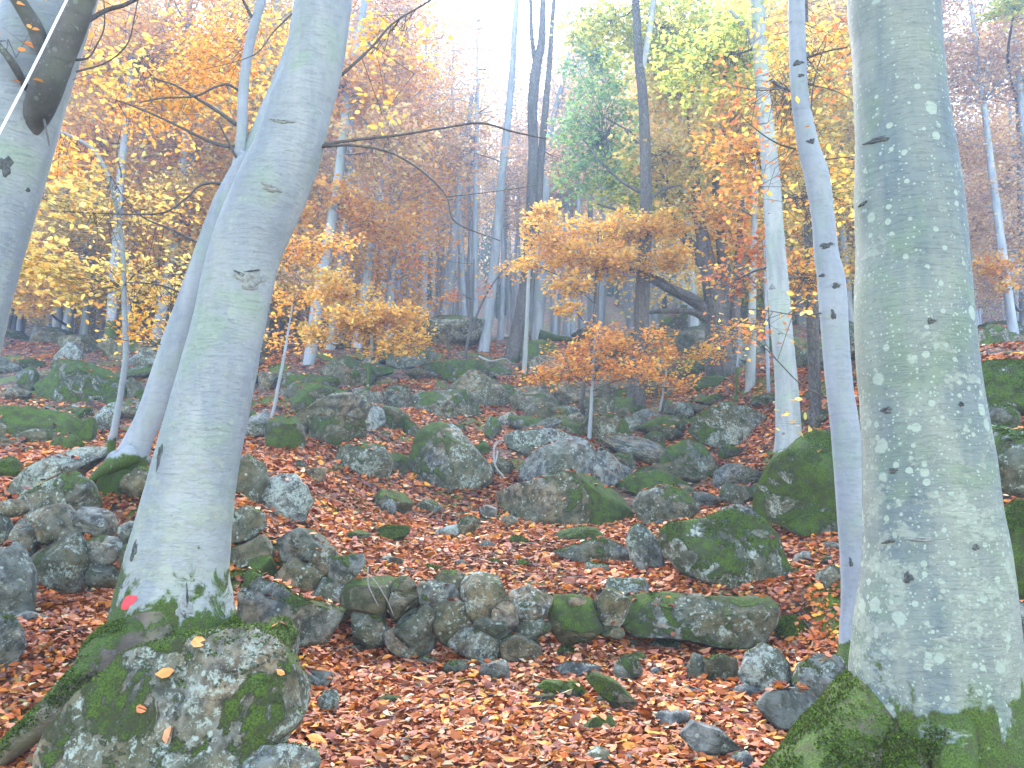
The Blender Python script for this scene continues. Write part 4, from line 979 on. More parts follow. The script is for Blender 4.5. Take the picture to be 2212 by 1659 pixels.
tC.foliage([(330, 220, 7.4, 120, 60, 26, 'orange'), (420, 130, 7.6, 110, 80, 36, 'orange'), (250, 430, 7.2, 110, 50, 22, 'yellow'), (330, 600, 7.6, 100, 45, 20, 'yellow'), (520, 60, 7.6, 80, 60, 14, 'orange'), (330, 700, 7.6, 60, 30, 8, 'gold')],
           'orange', .038, 21, 24, .45, limbs=False)
tD = Tree('beech_sapling', 'thin bare white sapling bending left behind the slim leaning beech', 'sapling', 243, 960, 7.6)
tD.limb('trunk', [(240, 968, 20), (245, 940, 17), (256, 880, 15), (262, 840, 14), (272, 760, 14), (268, 650, 12), (266, 560, 11), (258, 480, 11), (243, 410, 11), (225, 360, 10), (200, 322, 9), (165, 300, 7), (130, 284, 5)], 7.6, M_BARK_B, 7.2, rings=60, sides=12, amp=.08, seed=19)
tD.limb('branch', [(245, 415, 5), (262, 380, 4), (252, 330, 3), (262, 280, 2)], 7.5, M_TWIG, rings=16, sides=8)
tD.limb('branch', [(268, 620, 4), (300, 585, 3), (350, 560, 2)], 7.6, M_TWIG, rings=16, sides=8)
tD.foliage([(140, 330, 7.4, 60, 60, 12, 'orange'), (110, 560, 7.6, 70, 60, 16, 'yellow'), (190, 600, 8, 70, 50, 14, 'yellow')], 'yellow', .055, 23, 18, .4, limbs=False)

# --- F: blue beech left of E
tF = Tree('beech_tree', 'blue grey knotty beech rising just left of the huge spotted trunk', 'tree', 1845, 1400, 5.4)
ft = tF.limb('trunk', [(1860, 1440, 120), (1858, 1390, 96), (1858, 1300, 84), (1855, 1200, 82), (1846, 1106, 80), (1836, 1020, 72), (1824, 913, 62), (1813, 836, 60), (1803, 720, 62), (1795, 603, 60), (1785, 553, 54), (1777, 467, 50),
     (1763, 377, 55), (1745, 310, 47), (1728, 213, 40), (1723, 133, 38), (1720, 0, 36), (1718, -120, 34)], 5.4, M_BARK_B, rings=110, sides=28, amp=.08, seed=25, lobes=3, lobe_h=.3, ext=3)
bvF = bvh_of(ft)
for a in [(1724, 136, 26, 12), (1730, 163, 14, 8), (1752, 305, 20, 12), (1788, 365, 14, 40), (1706, 190, 14, 22), (1785, 530, 32, 14), (1765, 575, 14, 12), (1776, 595, 16, 7), (1806, 617, 18, 14), (1800, 680, 12, 24), (1824, 832, 30, 14), (1800, 910, 30, 12), (1838, 1215, 9, 22)]:
    scar(tF, bvF, a[0], a[1], a[2], a[3], None, .2)
for pts in [[(1742, 125, 6), (1790, 110, 5), (1830, 102, 4)], [(1748, 300, 4), (1755, 200, 3), (1765, 150, 3), (1785, 90, 2)], [(1718, 322, 5), (1680, 310, 4), (1640, 285, 3), (1600, 250, 2)], [(1700, 190, 4), (1640, 195, 3), (1580, 185, 2)],
            [(1745, 182, 4), (1800, 195, 3), (1840, 215, 2)], [(1780, 345, 4), (1830, 340, 3), (1850, 345, 2)], [(1790, 675, 4), (1720, 680, 3), (1650, 670, 2), (1560, 665, 2)], [(1785, 860, 4), (1730, 830, 3), (1680, 780, 3), (1640, 740, 2), (1600, 720, 1.5)]]:
    tF.limb('branch', pts, 5.4, M_TWIG, 5.2, rings=20, sides=6, amp=.1)
tF.foliage([(1640, 200, 5.6, 90, 130, 14, 'russet'), (1800, 120, 5.6, 50, 120, 9, 'russet'), (1740, 60, 5.5, 60, 60, 5, 'orange'), (1790, 400, 5.8, 50, 110, 6, 'orange'), (1680, 420, 5.6, 50, 100, 5, 'russet'), (1620, 700, 5.6, 60, 60, 3, 'russet'), (1760, 908, 5.2, 18, 8, 1, 'yellow'), (1770, 668, 5.2, 18, 8, 1, 'yellow')],
           'russet', .036, 31, 12, .32, limbs=False)
# --- G: pale beech
tG = Tree('beech_tree', 'straight pale beech with spreading roots left of the knotty blue grey one', 'tree', 1700, 990, 10.5)
gt = tG.limb('trunk', [(1703, 1030, 78), (1701, 985, 62), (1703, 936, 57), (1698, 820, 50), (1689, 720, 48), (1681, 620, 46), (1675, 533, 42), (1664, 367, 38), (1647, 187, 31), (1637, 33, 30), (1630, -80, 28)], 10.5, M_BARK_G, rings=80, sides=24, amp=.04, seed=27, lobes=4, lobe_h=.5, ext=4)
bvG = bvh_of(gt)
for a in [(1668, 620, 14, 14), (1670, 680, 14, 12), (1686, 720, 14, 5), (1700, 890, 14, 4), (1692, 936, 8, 6)]: scar(tG, bvG, a[0], a[1], a[2], a[3], M_SCARL)
tG.limb('root', [(1690, 985, 34, 10.3), (1670, 1010, 28, 10.1), (1650, 1040, 16, 10.0)], 10, M_BARK_G, rings=14, sides=12, amp=.1)
tG.limb('branch', [(1640, 125, 14), (1610, 60, 10), (1575, 20, 8)], 10.5, M_BARK_G, rings=14, sides=10)
tG.foliage([(1560, 120, 11, 110, 100, 60, 'green'), (1720, 200, 11.5, 90, 160, 60, 'yellow'), (1640, 330, 11, 90, 60, 26, 'orange'), (1750, 420, 11, 70, 110, 30, 'yellow'), (1600, 600, 11.5, 50, 40, 8, 'russet'), (1735, 600, 11, 50, 60, 14, 'orange')], 'yellow', .06, 33, 20, .5)
# --- other mid distance trees: label, material, base, path, clumps
MID = [
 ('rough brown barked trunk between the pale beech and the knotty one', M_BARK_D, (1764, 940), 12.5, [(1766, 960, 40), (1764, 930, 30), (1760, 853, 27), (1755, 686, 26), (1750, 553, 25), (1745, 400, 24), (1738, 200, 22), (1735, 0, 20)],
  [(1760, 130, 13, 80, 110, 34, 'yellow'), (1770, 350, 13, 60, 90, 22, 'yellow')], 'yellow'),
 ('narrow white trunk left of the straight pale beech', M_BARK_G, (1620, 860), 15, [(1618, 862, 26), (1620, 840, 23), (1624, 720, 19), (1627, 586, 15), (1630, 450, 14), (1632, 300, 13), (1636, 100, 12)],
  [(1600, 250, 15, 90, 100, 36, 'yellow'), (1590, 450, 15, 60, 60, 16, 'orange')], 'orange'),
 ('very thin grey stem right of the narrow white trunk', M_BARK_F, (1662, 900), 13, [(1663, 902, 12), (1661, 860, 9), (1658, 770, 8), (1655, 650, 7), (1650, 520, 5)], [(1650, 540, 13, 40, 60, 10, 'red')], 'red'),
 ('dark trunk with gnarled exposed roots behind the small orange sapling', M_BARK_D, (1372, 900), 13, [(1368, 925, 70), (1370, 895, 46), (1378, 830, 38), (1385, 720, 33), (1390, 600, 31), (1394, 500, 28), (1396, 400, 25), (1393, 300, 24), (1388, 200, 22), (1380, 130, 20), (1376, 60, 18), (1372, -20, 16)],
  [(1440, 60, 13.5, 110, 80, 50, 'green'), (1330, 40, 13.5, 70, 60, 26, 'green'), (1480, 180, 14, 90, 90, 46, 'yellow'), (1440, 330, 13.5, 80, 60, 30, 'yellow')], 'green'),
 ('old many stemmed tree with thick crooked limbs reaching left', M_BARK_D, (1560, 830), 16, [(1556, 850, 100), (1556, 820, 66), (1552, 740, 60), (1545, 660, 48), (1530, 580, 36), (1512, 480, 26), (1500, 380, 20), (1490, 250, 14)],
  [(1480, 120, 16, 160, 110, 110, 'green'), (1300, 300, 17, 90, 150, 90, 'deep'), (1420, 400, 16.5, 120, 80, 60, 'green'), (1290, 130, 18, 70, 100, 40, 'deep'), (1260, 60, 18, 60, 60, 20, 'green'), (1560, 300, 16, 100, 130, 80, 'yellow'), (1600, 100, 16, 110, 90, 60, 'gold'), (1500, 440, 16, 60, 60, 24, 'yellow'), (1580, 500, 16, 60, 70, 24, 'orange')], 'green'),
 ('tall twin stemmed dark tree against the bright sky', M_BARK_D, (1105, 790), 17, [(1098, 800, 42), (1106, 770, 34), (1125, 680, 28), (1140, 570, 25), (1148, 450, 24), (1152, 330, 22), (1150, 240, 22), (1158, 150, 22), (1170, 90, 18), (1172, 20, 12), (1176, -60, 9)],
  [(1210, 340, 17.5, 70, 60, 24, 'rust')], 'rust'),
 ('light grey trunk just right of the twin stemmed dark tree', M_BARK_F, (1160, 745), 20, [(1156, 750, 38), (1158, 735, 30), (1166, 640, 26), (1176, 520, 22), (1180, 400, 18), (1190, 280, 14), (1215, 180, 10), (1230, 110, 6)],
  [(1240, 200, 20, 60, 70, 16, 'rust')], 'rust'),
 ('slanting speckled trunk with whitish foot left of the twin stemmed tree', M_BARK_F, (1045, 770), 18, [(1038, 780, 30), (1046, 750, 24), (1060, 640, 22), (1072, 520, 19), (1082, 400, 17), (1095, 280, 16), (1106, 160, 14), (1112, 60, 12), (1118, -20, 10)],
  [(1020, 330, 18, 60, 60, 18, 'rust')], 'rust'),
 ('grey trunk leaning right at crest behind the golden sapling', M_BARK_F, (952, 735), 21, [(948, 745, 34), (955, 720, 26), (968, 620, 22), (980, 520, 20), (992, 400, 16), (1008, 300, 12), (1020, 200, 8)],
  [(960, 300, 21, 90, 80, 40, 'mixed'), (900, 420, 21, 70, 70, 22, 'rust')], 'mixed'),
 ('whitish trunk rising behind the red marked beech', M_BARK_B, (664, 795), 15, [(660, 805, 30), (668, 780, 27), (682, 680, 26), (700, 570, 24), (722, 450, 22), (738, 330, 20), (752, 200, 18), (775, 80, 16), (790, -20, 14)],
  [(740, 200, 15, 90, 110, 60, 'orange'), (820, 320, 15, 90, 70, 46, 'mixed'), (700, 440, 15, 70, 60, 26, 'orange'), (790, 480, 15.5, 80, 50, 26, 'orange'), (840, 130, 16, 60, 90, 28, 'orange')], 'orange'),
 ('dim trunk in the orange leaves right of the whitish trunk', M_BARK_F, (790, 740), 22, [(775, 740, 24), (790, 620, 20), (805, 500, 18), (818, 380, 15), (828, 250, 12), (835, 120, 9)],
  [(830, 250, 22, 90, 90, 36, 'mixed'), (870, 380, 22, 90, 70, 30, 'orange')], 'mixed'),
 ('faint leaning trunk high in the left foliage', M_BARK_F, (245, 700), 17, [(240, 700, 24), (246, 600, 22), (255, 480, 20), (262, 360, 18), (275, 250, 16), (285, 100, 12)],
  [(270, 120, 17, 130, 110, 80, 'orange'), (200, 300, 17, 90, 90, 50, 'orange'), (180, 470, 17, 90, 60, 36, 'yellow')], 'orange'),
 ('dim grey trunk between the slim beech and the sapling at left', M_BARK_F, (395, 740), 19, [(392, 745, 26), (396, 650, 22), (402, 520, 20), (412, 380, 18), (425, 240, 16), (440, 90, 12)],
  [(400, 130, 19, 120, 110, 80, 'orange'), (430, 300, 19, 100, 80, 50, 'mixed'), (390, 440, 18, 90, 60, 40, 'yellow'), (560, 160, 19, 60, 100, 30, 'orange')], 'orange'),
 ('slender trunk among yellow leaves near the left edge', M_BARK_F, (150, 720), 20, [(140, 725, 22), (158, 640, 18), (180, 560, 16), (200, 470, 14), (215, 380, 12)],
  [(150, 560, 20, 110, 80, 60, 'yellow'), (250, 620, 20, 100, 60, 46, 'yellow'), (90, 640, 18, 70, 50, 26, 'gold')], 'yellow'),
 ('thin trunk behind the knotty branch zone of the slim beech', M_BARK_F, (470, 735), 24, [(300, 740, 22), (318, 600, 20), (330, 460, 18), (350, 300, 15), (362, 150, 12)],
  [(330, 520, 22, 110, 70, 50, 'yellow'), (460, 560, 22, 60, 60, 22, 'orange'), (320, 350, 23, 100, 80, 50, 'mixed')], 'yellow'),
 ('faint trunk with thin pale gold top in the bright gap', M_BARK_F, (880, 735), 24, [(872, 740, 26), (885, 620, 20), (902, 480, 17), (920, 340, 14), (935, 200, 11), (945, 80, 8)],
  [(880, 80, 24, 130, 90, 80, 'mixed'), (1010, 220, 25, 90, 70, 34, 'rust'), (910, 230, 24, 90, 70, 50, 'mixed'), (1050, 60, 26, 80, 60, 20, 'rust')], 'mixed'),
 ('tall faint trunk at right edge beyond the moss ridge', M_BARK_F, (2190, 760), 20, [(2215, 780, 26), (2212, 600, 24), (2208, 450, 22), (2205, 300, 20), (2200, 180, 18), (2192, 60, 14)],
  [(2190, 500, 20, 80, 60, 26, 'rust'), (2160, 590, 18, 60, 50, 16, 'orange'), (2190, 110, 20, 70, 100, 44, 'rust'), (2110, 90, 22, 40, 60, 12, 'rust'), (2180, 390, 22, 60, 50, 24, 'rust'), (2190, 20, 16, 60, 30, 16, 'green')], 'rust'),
]
for i, (lab, mat, bp, d, path, cl, pal) in enumerate(MID):
    gd = min(max(ground_hit(path[1][0], path[1][1]), d * .75), d * 1.4); q_ = gd / d; d = gd
    cl = [(c_[0], c_[1], c_[2] * q_) + tuple(c_[3:]) for c_ in cl]
    T = Tree('beech_tree', lab, 'tree', bp[0], bp[1], d)
    T.limb('trunk', path, d, mat, rings=60, sides=18, amp=.07, seed=50 + i, lobes=3 if path[0][2] > 28 else 0, lobe_h=.7, ext=3 if path[-1][1] < 80 else 0)
    if i == 3:
        T.limb('stem', [(1386, 150, 14), (1395, 110, 14), (1404, 60, 13), (1412, 0, 12), (1420, -60, 10)], d, M_BARK_G, rings=20, sides=10)
        for rt in [[(1365, 880, 26), (1345, 905, 20), (1335, 930, 10)], [(1378, 885, 26), (1392, 915, 18), (1405, 930, 8)], [(1372, 890, 26), (1376, 925, 18), (1380, 950, 8)]]:
            T.limb('root', rt, d - .4, M_BARK_D, rings=14, sides=10, amp=.1)
        for rt in [[(1393, 420, 10), (1340, 390, 7), (1290, 340, 5), (1260, 300, 3)], [(1392, 445, 9), (1430, 410, 7), (1470, 400, 4)], [(1396, 590, 9), (1440, 610, 8), (1480, 640, 6), (1520, 650, 4)]]:
            T.limb('branch', rt, d, M_BARK_D, rings=16, sides=8)
    if i == 4:
        for rt in [[(1540, 690, 34), (1500, 650, 28), (1450, 625, 22), (1400, 600, 15), (1340, 570, 8)], [(1545, 700, 30), (1500, 675, 16), (1450, 672, 12), (1380, 676, 7)],
                   [(1560, 700, 34), (1566, 600, 30), (1556, 500, 24), (1545, 380, 16), (1540, 250, 10)], [(1570, 760, 34), (1590, 640, 26), (1600, 520, 20), (1600, 400, 14)],
                   [(1530, 590, 22), (1480, 520, 18), (1440, 440, 14), (1400, 340, 9), (1350, 280, 5)], [(1512, 480, 16), (1470, 420, 12), (1430, 380, 9), (1380, 300, 5), (1300, 250, 3)], [(1520, 540, 14), (1455, 500, 10), (1380, 470, 7), (1290, 440, 4)]]:
            T.limb('limb', rt, d, M_BARK_D, rings=24, sides=12, amp=.12, seed=int(rt[1][0]))
    if i == 5:
        T.limb('stem', [(1145, 560, 18), (1162, 470, 17), (1166, 380, 16), (1176, 260, 15), (1186, 150, 12), (1192, 60, 10), (1200, -40, 8)], d, M_BARK_D, rings=30, sides=12)
        T.limb('branch', [(1155, 130, 10), (1148, 70, 9), (1146, 0, 8), (1140, -60, 6)], d, M_BARK_D, rings=14, sides=8)
    if cl: T.foliage(cl, pal, .065 if d < 14 else .085 if d < 19 else .105, 70 + i, 22, .6 if d < 19 else .8)

# saplings with flat layered leaves
SAP = [
 ('beech_sapling', 'small sapling with flat rusty orange leaf layers in front of the tan boulders', (1275, 955), 10.8,
  [(1273, 958, 10), (1276, 900, 8), (1279, 830, 7), (1282, 770, 6), (1286, 730, 4)], M_BARK_B,
  [(1240, 760, 10.8, 60, 26, 16), (1330, 740, 10.9, 80, 22, 20), (1290, 790, 10.7, 80, 26, 22), (1400, 760, 11, 70, 24, 14), (1215, 810, 10.6, 60, 14, 12), (1380, 810, 10.6, 60, 22, 10), (1450, 830, 10.8, 40, 18, 5), (1300, 720, 11, 40, 14, 8)], 'rusty', .038, .28),
 ('beech_sapling', 'taller sapling with a glowing golden orange crown right of centre', (1260, 940), 11.5,
  [(1262, 830, 8), (1275, 780, 8), (1283, 700, 7), (1287, 620, 6), (1290, 560, 5), (1292, 500, 3)], M_BARK_D,
  [(1200, 530, 11.5, 60, 50, 30), (1260, 560, 11.5, 80, 36, 34), (1340, 500, 11.6, 80, 34, 40), (1420, 490, 11.7, 60, 34, 26), (1340, 570, 11.4, 90, 32, 34), (1430, 560, 11.5, 50, 30, 16), (1200, 470, 11.6, 40, 26, 12), (1250, 620, 11.3, 60, 22, 12), (1250, 665, 11.2, 30, 16, 5), (1150, 575, 11.4, 36, 16, 6)], 'gold', .044, .30),
 ('beech_sapling', 'bushy golden yellow sapling right of the red marked beech', (800, 790), 12.5,
  [(798, 795, 9), (803, 760, 7), (800, 710, 6), (790, 660, 5), (780, 620, 3)], M_BARK_G,
  [(740, 640, 12.5, 60, 34, 24), (790, 680, 12.5, 80, 34, 34), (860, 690, 12.6, 60, 30, 24), (760, 710, 12.4, 80, 26, 28), (870, 730, 12.4, 60, 26, 16), (720, 600, 12.6, 40, 26, 12), (830, 755, 12.3, 60, 16, 10), (690, 725, 12.2, 40, 16, 8)], 'gold', .046, .3),
 ('beech_sapling', 'orange leaved spindly sapling hugging right side of the red marked beech', (575, 945), 9,
  [(570, 950, 10), (590, 890, 8), (600, 840, 8), (612, 780, 7), (622, 720, 5), (632, 660, 3)], M_BARK_F,
  [(640, 540, 9.2, 50, 60, 18), (650, 640, 9.2, 50, 50, 16), (690, 530, 9.4, 50, 40, 12), (620, 730, 9.2, 50, 26, 8), (740, 510, 9.6, 50, 26, 8)], 'orange', .044, .3),
 ('beech_sapling', 'slim bare pale sapling stem in front of the twin stemmed tree', (1133, 812), 14,
  [(1132, 815, 12), (1135, 760, 10), (1139, 680, 9), (1142, 600, 8), (1146, 540, 5)], M_BARK_G,
  [(1130, 590, 14, 50, 30, 8)], 'orange', .05, .35),
 ('beech_sapling', 'dark reddish sapling forking in two below the slanting speckled trunk', (1005, 790), 15,
  [(1003, 790, 8), (1010, 740, 7), (1018, 690, 6), (1022, 620, 5), (1024, 560, 3)], M_TWIG,
  [(1000, 640, 15, 50, 40, 7), (940, 560, 15, 60, 60, 8)], 'red', .06, .4),
 ('beech_sapling', 'low yellow orange sapling among the rocks at foot of the old many stemmed tree', (1400, 900), 13.5,
  [(1425, 900, 6), (1430, 860, 5), (1440, 800, 4)], M_BARK_F, [(1450, 790, 13.5, 50, 30, 9), (1420, 840, 13.4, 40, 24, 6), (1500, 760, 13.6, 40, 24, 6)], 'gold', .05, .3),
 ('beech_sapling', 'thin stem with rusty leaves right of the many stemmed tree', (1600, 800), 14,
  [(1590, 880, 7), (1592, 800, 6), (1596, 740, 5), (1600, 700, 3)], M_BARK_F, [(1590, 720, 14, 60, 34, 14), (1560, 760, 14, 50, 24, 8), (1640, 690, 14, 40, 24, 7)], 'orange', .05, .3),
]
for i, (nm, lab, bp, d, path, mat, cl, pal, lf, L) in enumerate(SAP):
    gd = min(max(ground_hit(path[0][0], path[0][1] - 6), d * .75), d * 1.4); q_ = gd / d; d = gd
    cl = [(c_[0], c_[1], c_[2] * q_) + tuple(c_[3:]) for c_ in cl]
    T = Tree(nm, lab, 'sapling', bp[0], bp[1], d)
    T.limb('trunk', path, d, mat, rings=30, sides=10, amp=.1, seed=90 + i)
    if i == 5: T.limb('stem', [(1010, 740, 6), (1030, 680, 5), (1060, 620, 4), (1100, 570, 3), (1130, 550, 2)], d, M_TWIG, rings=20, sides=8)
    T.foliage([(c_[0] + rng.uniform(-12, 12), c_[1] + rng.uniform(-8, 8), c_[2], c_[3] * rng.uniform(.8, 1.25), c_[4] * rng.uniform(.6, 1.1), c_[5]) for c_ in cl], pal, lf * (1.5 if i < 3 else 1.1), 120 + i, 22, L * 1.2, flat=.42, dens=(1.35, 1.9, 1.9)[i] if i < 3 else 1.1)

# distant hillside trees: shared meshes
def far_template(k, pal, bare):
    r = np.random.default_rng(300 + k); h = r.uniform(15, 20)
    P = np.array([[0, 0, -1.2], [0, 0, 0], [r.normal(0, .2), r.normal(0, .2), h * .35], [r.normal(0, .4), r.normal(0, .4), h * .7], [r.normal(0, .5), r.normal(0, .5), h]])
    R = [.24, .19, .145, .09, .02]
    Q = catmull(np.column_stack([P, R]), 40); V, Fq = tube(Q[:, :3], Q[:, 3], 10, .08, k)
    A, B = [], []; nb = 60; parts = [(V, Fq)]
    cen = []
    for b in range(nb):
        z = h * (r.uniform(.10, .98) if not bare else r.uniform(.5, .98)); q = Q[np.argmin(np.abs(Q[:, 2] - z))][:3]
        a = r.uniform(0, 6.28); L = (1 - abs(z / h - .4) * .9) * r.uniform(1.2, 3.0); up = r.uniform(.1, .7)
        e = q + np.array([math.cos(a), math.sin(a), up]) * L; A.append(q); B.append(e)
        for s_ in range(4 if not bare else 2): cen.append(q + (e - q) * r.uniform(.45, 1.1) + r.normal(0, .3, 3))
    parts.append(prisms(A, B, .035 + 0 * np.arange(nb), .008 + 0 * np.arange(nb)))
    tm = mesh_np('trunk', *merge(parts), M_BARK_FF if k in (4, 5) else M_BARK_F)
    cen = np.array(cen); n = len(cen); kk = 60 if not bare else 24
    Pp = cen[:, None] + r.normal(0, 1, (n, kk, 3)) * [.6, .6, .22]
    X = r.normal(0, 1, (n * kk, 3)) * [1, 1, .3]; N = np.array([0, 0, 1.]) + r.normal(0, .8, (n * kk, 3))
    V, Fq = leaf_geo(Pp.reshape(-1, 3), X, N, r.uniform(.10, .19, n * kk), r, 'dia', .2)
    cm = mesh_np('crown', V, Fq, M_LEAF, np.repeat(pick(r, pal, n * kk), 4, 0), smooth=False)
    return tm, cm, h
TEMPL = [far_template(k, p, b) for k, (p, b) in enumerate([('mixed', 0), ('orange', 0), ('rust', 0), ('yellow', 0), ('rust', 1), ('mixed', 1), ('green', 0), ('red', 0)])]
def far_forest():
    r = np.random.default_rng(77); n = 0
    groups = [(24, 36, 55, 'trees just beyond the crest', 'grey beech trunk just beyond the rocky crest'),
              (36, 60, 195, 'trees on the hazy hillside', 'blue grey trunk on the hazy middle hillside'),
              ]
    for d0, d1, cnt, grp, lab in groups:
        c = 0
        while c < cnt:
            d = r.uniform(d0, d1); px = r.uniform(-120, 2330); x = (px - W / 2) / F * d * 1.02
            gap = 870 < px < 1240
            if gap and d > 50 and r.random() < .2: continue
            if px < 700: k = r.choice([0, 1, 3, 2, 0, 5, 4])
            elif gap: k = r.choice([4, 5, 4])
            elif px < 1550 and d > 33: k = r.choice([4, 5, 4, 4, 4, 5])
            elif px < 1250: k = r.choice([0, 1, 2, 4, 5])
            elif px < 1900: k = r.choice([6, 3, 0, 1, 6])
            else: k = r.choice([2, 4, 4, 5])
            if d < 40 and 870 < px < 1500: k = 4
            tm, cm, h = TEMPL[k]; z = float(terrain(x, d))
            kind_ = ('orange gold', 'orange', 'thin russet', 'yellow', 'nearly bare', 'sparse gold', 'yellow green', 'red')[k]
            lab = kind_ + (' crowned' if k not in (4,) else '') + ' beech ' + ('just beyond the crest ' if d < 30 else 'behind the crest ' if d < 36 else 'on the lower hazy hillside ' if d < 47 else 'high on the hazy hillside ') + zone(px)
            t = thing('beech_tree', lab, 'tree', (x, d, z - .1), grp)
            s = r.uniform(.7, 1.05) * ((.6 if d > 50 else .85) if gap or px > 2040 else 1); t.scale = (s, s, s * r.uniform(.9, 1.15)); t.rotation_euler = (r.normal(0, .04), r.normal(0, .04), r.uniform(0, 6.28))
            link('trunk', tm, t); o = link('crown', cm, t); o['kind'] = 'stuff'; c += 1
far_forest()
def far_wood():
    r = np.random.default_rng(78); TR, LV, LC = [], [], []
    for q in range(1300):
        d = math.sqrt(r.uniform(58 ** 2, 118 ** 2)); px = r.uniform(-150, 2360); x = (px - W / 2) / F * d * 1.02; gap = 850 < px < 1250
        h = r.uniform(15, 22) * (.68 if gap or px > 2040 else 1); z = float(terrain(x, d)); b = np.array([x, d, z])
        lean = r.normal(0, .5, 2); P = np.array([b - [0, 0, 1], b + [lean[0] * .3, lean[1] * .3, h * .4], b + [lean[0], lean[1], h]])
        TR.append(tube(catmull(P, 6), np.linspace(r.uniform(.14, .24), .03, 6), 6, 0))
        k = int(r.choice([60, 180, 380])) * (1 if not gap else .4); k = int(k)
        c0 = np.column_stack([r.normal(0, 1.5, 24), r.normal(0, 1.5, 24), h * r.uniform(.15, 1, 24)]) + b
        C = c0[r.integers(0, 24, k)] + r.normal(0, 1, (k, 3)) * [.8, .8, .35]
        V, Fq = leaf_geo(C, r.normal(0, 1, (k, 3)), r.normal(0, 1, (k, 3)), r.uniform(.16, .30, k), r, 'dia', .2)
        LV.append((V, Fq)); LC.append(np.repeat(pick(r, r.choice(['rust', 'rust', 'mixed', 'orange'] if px > 700 else ['mixed', 'orange', 'yellow', 'rust']), k), 4, 0))
    w = thing('far_wood', 'pale dense wood of thin trunks covering the farthest hazy hillside', 'wood', (0, 85, 40)); w['kind'] = 'stuff'
    off = np.array([0, 85, 40.])
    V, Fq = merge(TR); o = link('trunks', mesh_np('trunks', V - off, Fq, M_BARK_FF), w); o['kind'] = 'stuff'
    V, Fq = merge(LV); o = link('leaves', mesh_np('leaves', V - off, Fq, M_LEAF, np.vstack(LC), smooth=False), w); o['kind'] = 'stuff'
far_wood()

# moss tufts on what is near enough to show them
def moss_tufts(ob, P, Fa, dens, nzmin, seed, parent, cap=9000):
    r = np.random.default_rng(seed); a, b, c = P[Fa[:, 0]], P[Fa[:, 1]], P[Fa[:, 2]]
    nn = np.cross(b - a, c - a); ar = np.linalg.norm(nn, axis=1) / 2 + 1e-12; nz = nn[:, 2] / (2 * ar)
    pn = fbm((a + b + c) / 3 * 4, seed, 4)
    w = ar * dens * np.clip((nz - nzmin) / .3, 0, 1) * np.clip(pn * 4 + .75, 0, 1)
    w *= min(1, cap / (w.sum() + 1)); k = r.poisson(w); idx = np.repeat(np.arange(len(Fa)), k); n = len(idx)
    if n < 30: return
    u = r.random((n, 2)); fl = u.sum(1) > 1; u[fl] = 1 - u[fl]
    p = a[idx] + (b - a)[idx] * u[:, :1] + (c - a)[idx] * u[:, 1:]; q = nn[idx] / (2 * ar[idx, None])
    ax = q + r.normal(0, .6, (n, 3)); ax /= np.linalg.norm(ax, axis=1)[:, None]; sz = r.uniform(.006, .016, n)
    V, Fq = leaf_geo(p + ax * sz[:, None] * .3, ax, r.normal(0, 1, (n, 3)), sz, r, 'dia', 0)
    col = np.array([(.025, .045, .006), (.06, .095, .012), (.10, .15, .02), (.06, .06, .018)])[r.integers(0, 4, n)]
    o = link('moss_tufts', mesh_np('moss_tufts', V, Fq, M_TUFT, np.repeat(col, 4, 0), smooth=False), parent); o['kind'] = 'stuff'
M_TUFT = leaf_material('moss_tuft', .25, .9)
for q, (Pw, Fa, ch, ob) in enumerate(ROCKS):
    if ob is None or ob.parent is not None: continue
    if Pw[:, 1].mean() < 9.5 and ob.color[0] > .3:
        moss_tufts(ob, Pw - np.array(ob.location), Fa, 26000 * min(1, ob.color[0]), .9 - .75 * min(1.2, ob.color[0]), q, ob)
for o in [o for o in bpy.data.objects if o.name.startswith('root') and o.parent and o.parent.location.y < 5]:
    P_ = np.array([v.co[:] for v in o.data.vertices]); T_ = []
    for p in o.data.polygons:
        vs = list(p.vertices)
        T_.append(vs[:3])
        if len(vs) == 4: T_.append([vs[0], vs[2], vs[3]])
    moss_tufts(o, P_, np.array(T_), 80000, -.1, 7, o.parent, 26000)

# ------------------------------------------------------------------ small things
def loose_leaf(label, p, nn, size, col, ang, curl=.4):
    r = np.random.default_rng(int(abs(p[0] * 997 + p[2] * 313) * 10) % 99991)
    X = np.array([[math.cos(ang), math.sin(ang) * .3, math.sin(ang)]])
    V, Fq = leaf_geo(np.zeros((1, 3)), X, np.array([list(nn)]), np.array([size]), r, 'hex', curl)
    o = link('fallen_leaf', mesh_np('fallen_leaf', V, Fq, M_LITTER, np.repeat(np.array([col]), 6, 0)), None, p)
    tag(o, label, 'leaf')
bv1 = bvh_of(B1)
for lab, x, y, sz, c, an in [
    ('curled orange brown leaf on upper face of the foreground boulder', 360, 1456, .075, (.55, .2, .05), .2),
    ('upright tan leaf stuck on front of the foreground boulder', 368, 1590, .085, (.5, .22, .10), 1.5),
    ('small rusty leaf left of centre on the foreground boulder', 306, 1530, .05, (.48, .16, .06), -.3),
    ('long orange leaf resting where boulder meets the mossy trunk foot', 432, 1388, .07, (.60, .26, .08), 0),
    ('tiny orange leaf on right shoulder of the foreground boulder', 607, 1456, .04, (.55, .2, .05), -.5)]:
    p, nn = cast(bv1, x, y)
    if p is None: continue
    loose_leaf(lab, p + nn * .012, nn + Vector((0, -.2, .1)), sz, c, an)

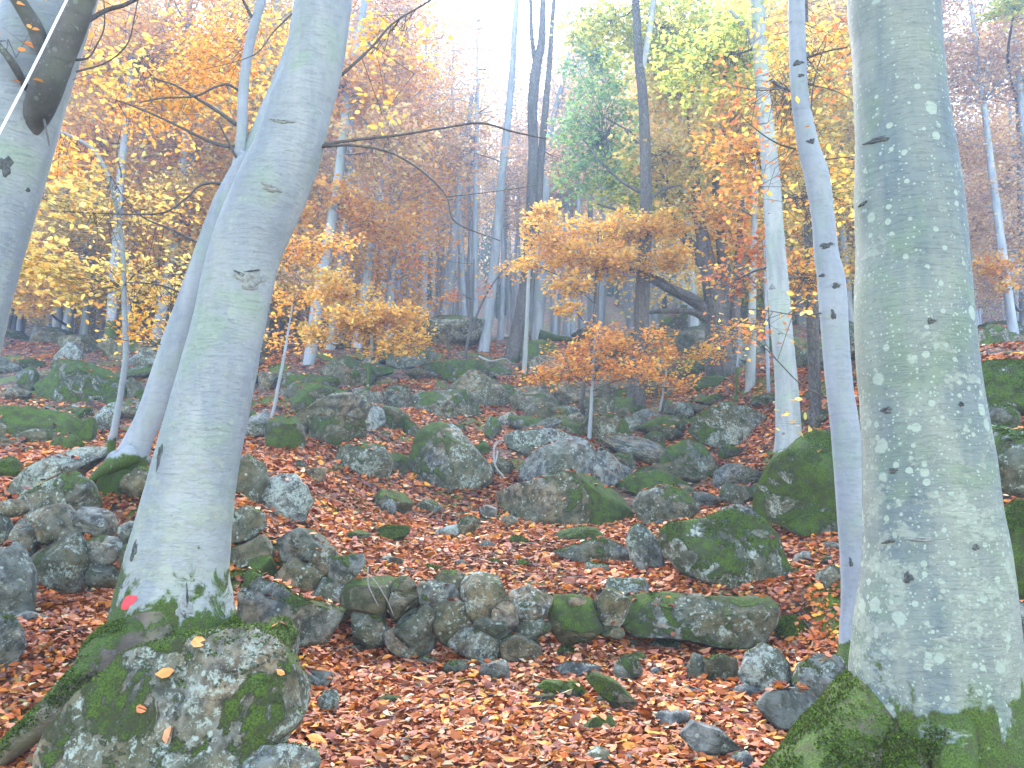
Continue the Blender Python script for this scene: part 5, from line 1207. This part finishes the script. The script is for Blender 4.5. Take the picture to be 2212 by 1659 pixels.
def stick(label, pts, r0, mat=M_DEADW, name='stick'):
    P = np.array([at(*q) for q in pts]); b = P[0].copy()
    Q = catmull(np.column_stack([P - b, np.linspace(r0, r0 * .4, len(P))]), 24)
    tag(link(name, mesh_np(name, *tube(Q[:, :3], Q[:, 3], 8, .12, 3), mat), None, b), label, 'stick')
def gpt(px, py, lift=.02): d = ground_hit(px, py); return (px, py, d - lift)
stick('pale curved vine hanging between the triangular boulder and grey wedge', [(1075, 975, 10.2), (1070, 1000, 10.1), (1068, 960, 10.3), (1085, 955, 10.3)], .012)
stick('thin bent root arching from the gap beside the triangular boulder', [(1088, 1030, 9.9), (1072, 1010, 9.9), (1066, 980, 10.0), (1075, 955, 10.1), (1088, 952, 10.2)], .014)
stick('forked grey twig lying on the left end of the wall', [(795, 1225, 5.85), (795, 1260, 5.8), (805, 1285, 5.8), (818, 1310, 5.8)], .006)
stick('thin twig crossing the left stones of the wall', [(800, 1245, 5.85), (815, 1262, 5.8), (838, 1300, 5.8), (850, 1330, 5.8)], .005)
stick('pale straight stick in the leaves left of the rosette rock', [gpt(1515, 1475), gpt(1545, 1492), gpt(1588, 1504)], .010)
stick('dark branch lying in leaves beside the dark moss mound', [gpt(1725, 1325), gpt(1745, 1352), gpt(1765, 1382)], .008, M_TWIG)
stick('bent purple grey twig left of the spotted trunk', [gpt(1740, 1350), gpt(1778, 1345), gpt(1790, 1322), gpt(1802, 1310)], .007, M_TWIG)
stick('long dry stick slanting at bottom right corner of the leaf slope', [gpt(1475, 1590), gpt(1490, 1615), gpt(1515, 1640)], .010)
stick('fallen dark log lying across the crest behind the pale trunk', [(1165, 722, 22), (1200, 730, 22), (1240, 733, 22)], .14, M_BARK_D, 'log')
stick('curved bare branch arching over the broad mossy slab', [(1035, 770, 15), (1060, 780, 14.8), (1090, 775, 15), (1105, 785, 15)], .02)
stick('dry branch lying on slope beside the upright oval rock', [gpt(1245, 1170), gpt(1290, 1165), gpt(1345, 1160), gpt(1365, 1150)], .008)

# white cord at upper left
P = np.array([at(-60, 400, 2.2), at(0, 285, 2.2), at(75, 140, 2.2), at(145, -2, 2.2), at(230, -175, 2.2)]); b = P[0].copy()
Q = catmull(np.column_stack([P - b, np.full(5, .0034)]), 30)
tag(link('cord', mesh_np('cord', *tube(Q[:, :3], Q[:, 3], 10, 0), M_CORD), None, b), 'thin white cord stretched slanting in front of the left edge tree', 'cord')

# fern at right edge
def fern(px, py, d, label):
    b = at(px, py, d); t = thing('fern', label, 'fern', b); r = np.random.default_rng(4)
    for k in range(7):
        a = math.radians(-200 + k * 36) ; L = r.uniform(.35, .55); pts = []
        V, Fq = [], []; n = 16
        dirv = np.array([math.cos(a), math.sin(a) * .6 - .2, 0])
        for i in range(n + 1):
            s_ = i / n; p = dirv * L * s_ + np.array([0, 0, L * (.9 * s_ - 1.15 * s_ * s_)])
            wd = .085 * math.sin(min(1, s_ * 1.1 + .12) * math.pi * .93) + .004
            sd = np.cross(dirv, [0, 0, 1]); sd /= np.linalg.norm(sd)
            for sg in (-1, 1):
                o = len(V); w0 = p - dirv * .009; w1 = p + dirv * .009
                V += [w0, w1, w1 + sd * sg * wd + dirv * .02 - [0, 0, wd * .3], w0 + sd * sg * wd + dirv * .015 - [0, 0, wd * .3]]; Fq.append([o, o + 1, o + 2, o + 3])
        link('frond', mesh_np('frond', V, Fq, M_FERN, smooth=False), t)
fern(2200, 945, 6.2, 'bright green fern growing from the rocks at right edge')

# ------------------------------------------------------------------ haze
hz = bpy.data.materials.new('haze'); hz.use_nodes = True; hn = hz.node_tree.nodes; hn.clear()
pv = hn.new('ShaderNodeVolumePrincipled'); ho = hn.new('ShaderNodeOutputMaterial')
pv.inputs['Color'].default_value = (.48, .69, 1.0, 1); pv.inputs['Density'].default_value = .0023
pv.inputs['Anisotropy'].default_value = .55
hz.node_tree.links.new(pv.outputs[0], ho.inputs['Volume'])
bm = bmesh.new(); bmesh.ops.create_cube(bm, size=1)
for v in bm.verts: v.co = (v.co.x * 460, (v.co.y + .5) * 232 - 10, (v.co.z + .5) * 110 - 8)
me = bpy.data.meshes.new('haze'); bm.to_mesh(me); bm.free(); me.materials.append(hz)
tag(link('haze', me), kind='stuff')

# ------------------------------------------------------------------ tell like labelled things apart by their order in view
from collections import defaultdict
dup = defaultdict(list)
for o in bpy.data.objects:
    if o.parent is None and o.get('label') and o.get('group'): dup[o['label']].append(o)
ORD = ['leftmost', 'second from left', 'third from left', 'fourth from left', 'fifth from left', 'sixth from left']
for lab, os_ in dup.items():
    n = len(os_)
    if n < 2: continue
    os_.sort(key=lambda o: o.location.x / max(o.location.y, .1))
    for i, o in enumerate(os_):
        w = ('left hand', 'right hand')[i] if n == 2 else ('leftmost', 'middle', 'rightmost')[i] if n == 3 else 'rightmost' if i == n - 1 else ORD[min(i, 5)]
        if len((w + ' ' + lab).split()) > 16: lab2 = lab.replace(' in leaves', '').replace('the ', '', 1)
        else: lab2 = lab
        if len((w + ' ' + lab2).split()) > 16: lab2 = lab2.replace(' just beyond the crest', ' past crest').replace(' on the lower hazy', ' on lower').replace(' high on the hazy', ' high on').replace(' the ', ' ', 1)
        o['label'] = w + ' ' + lab2
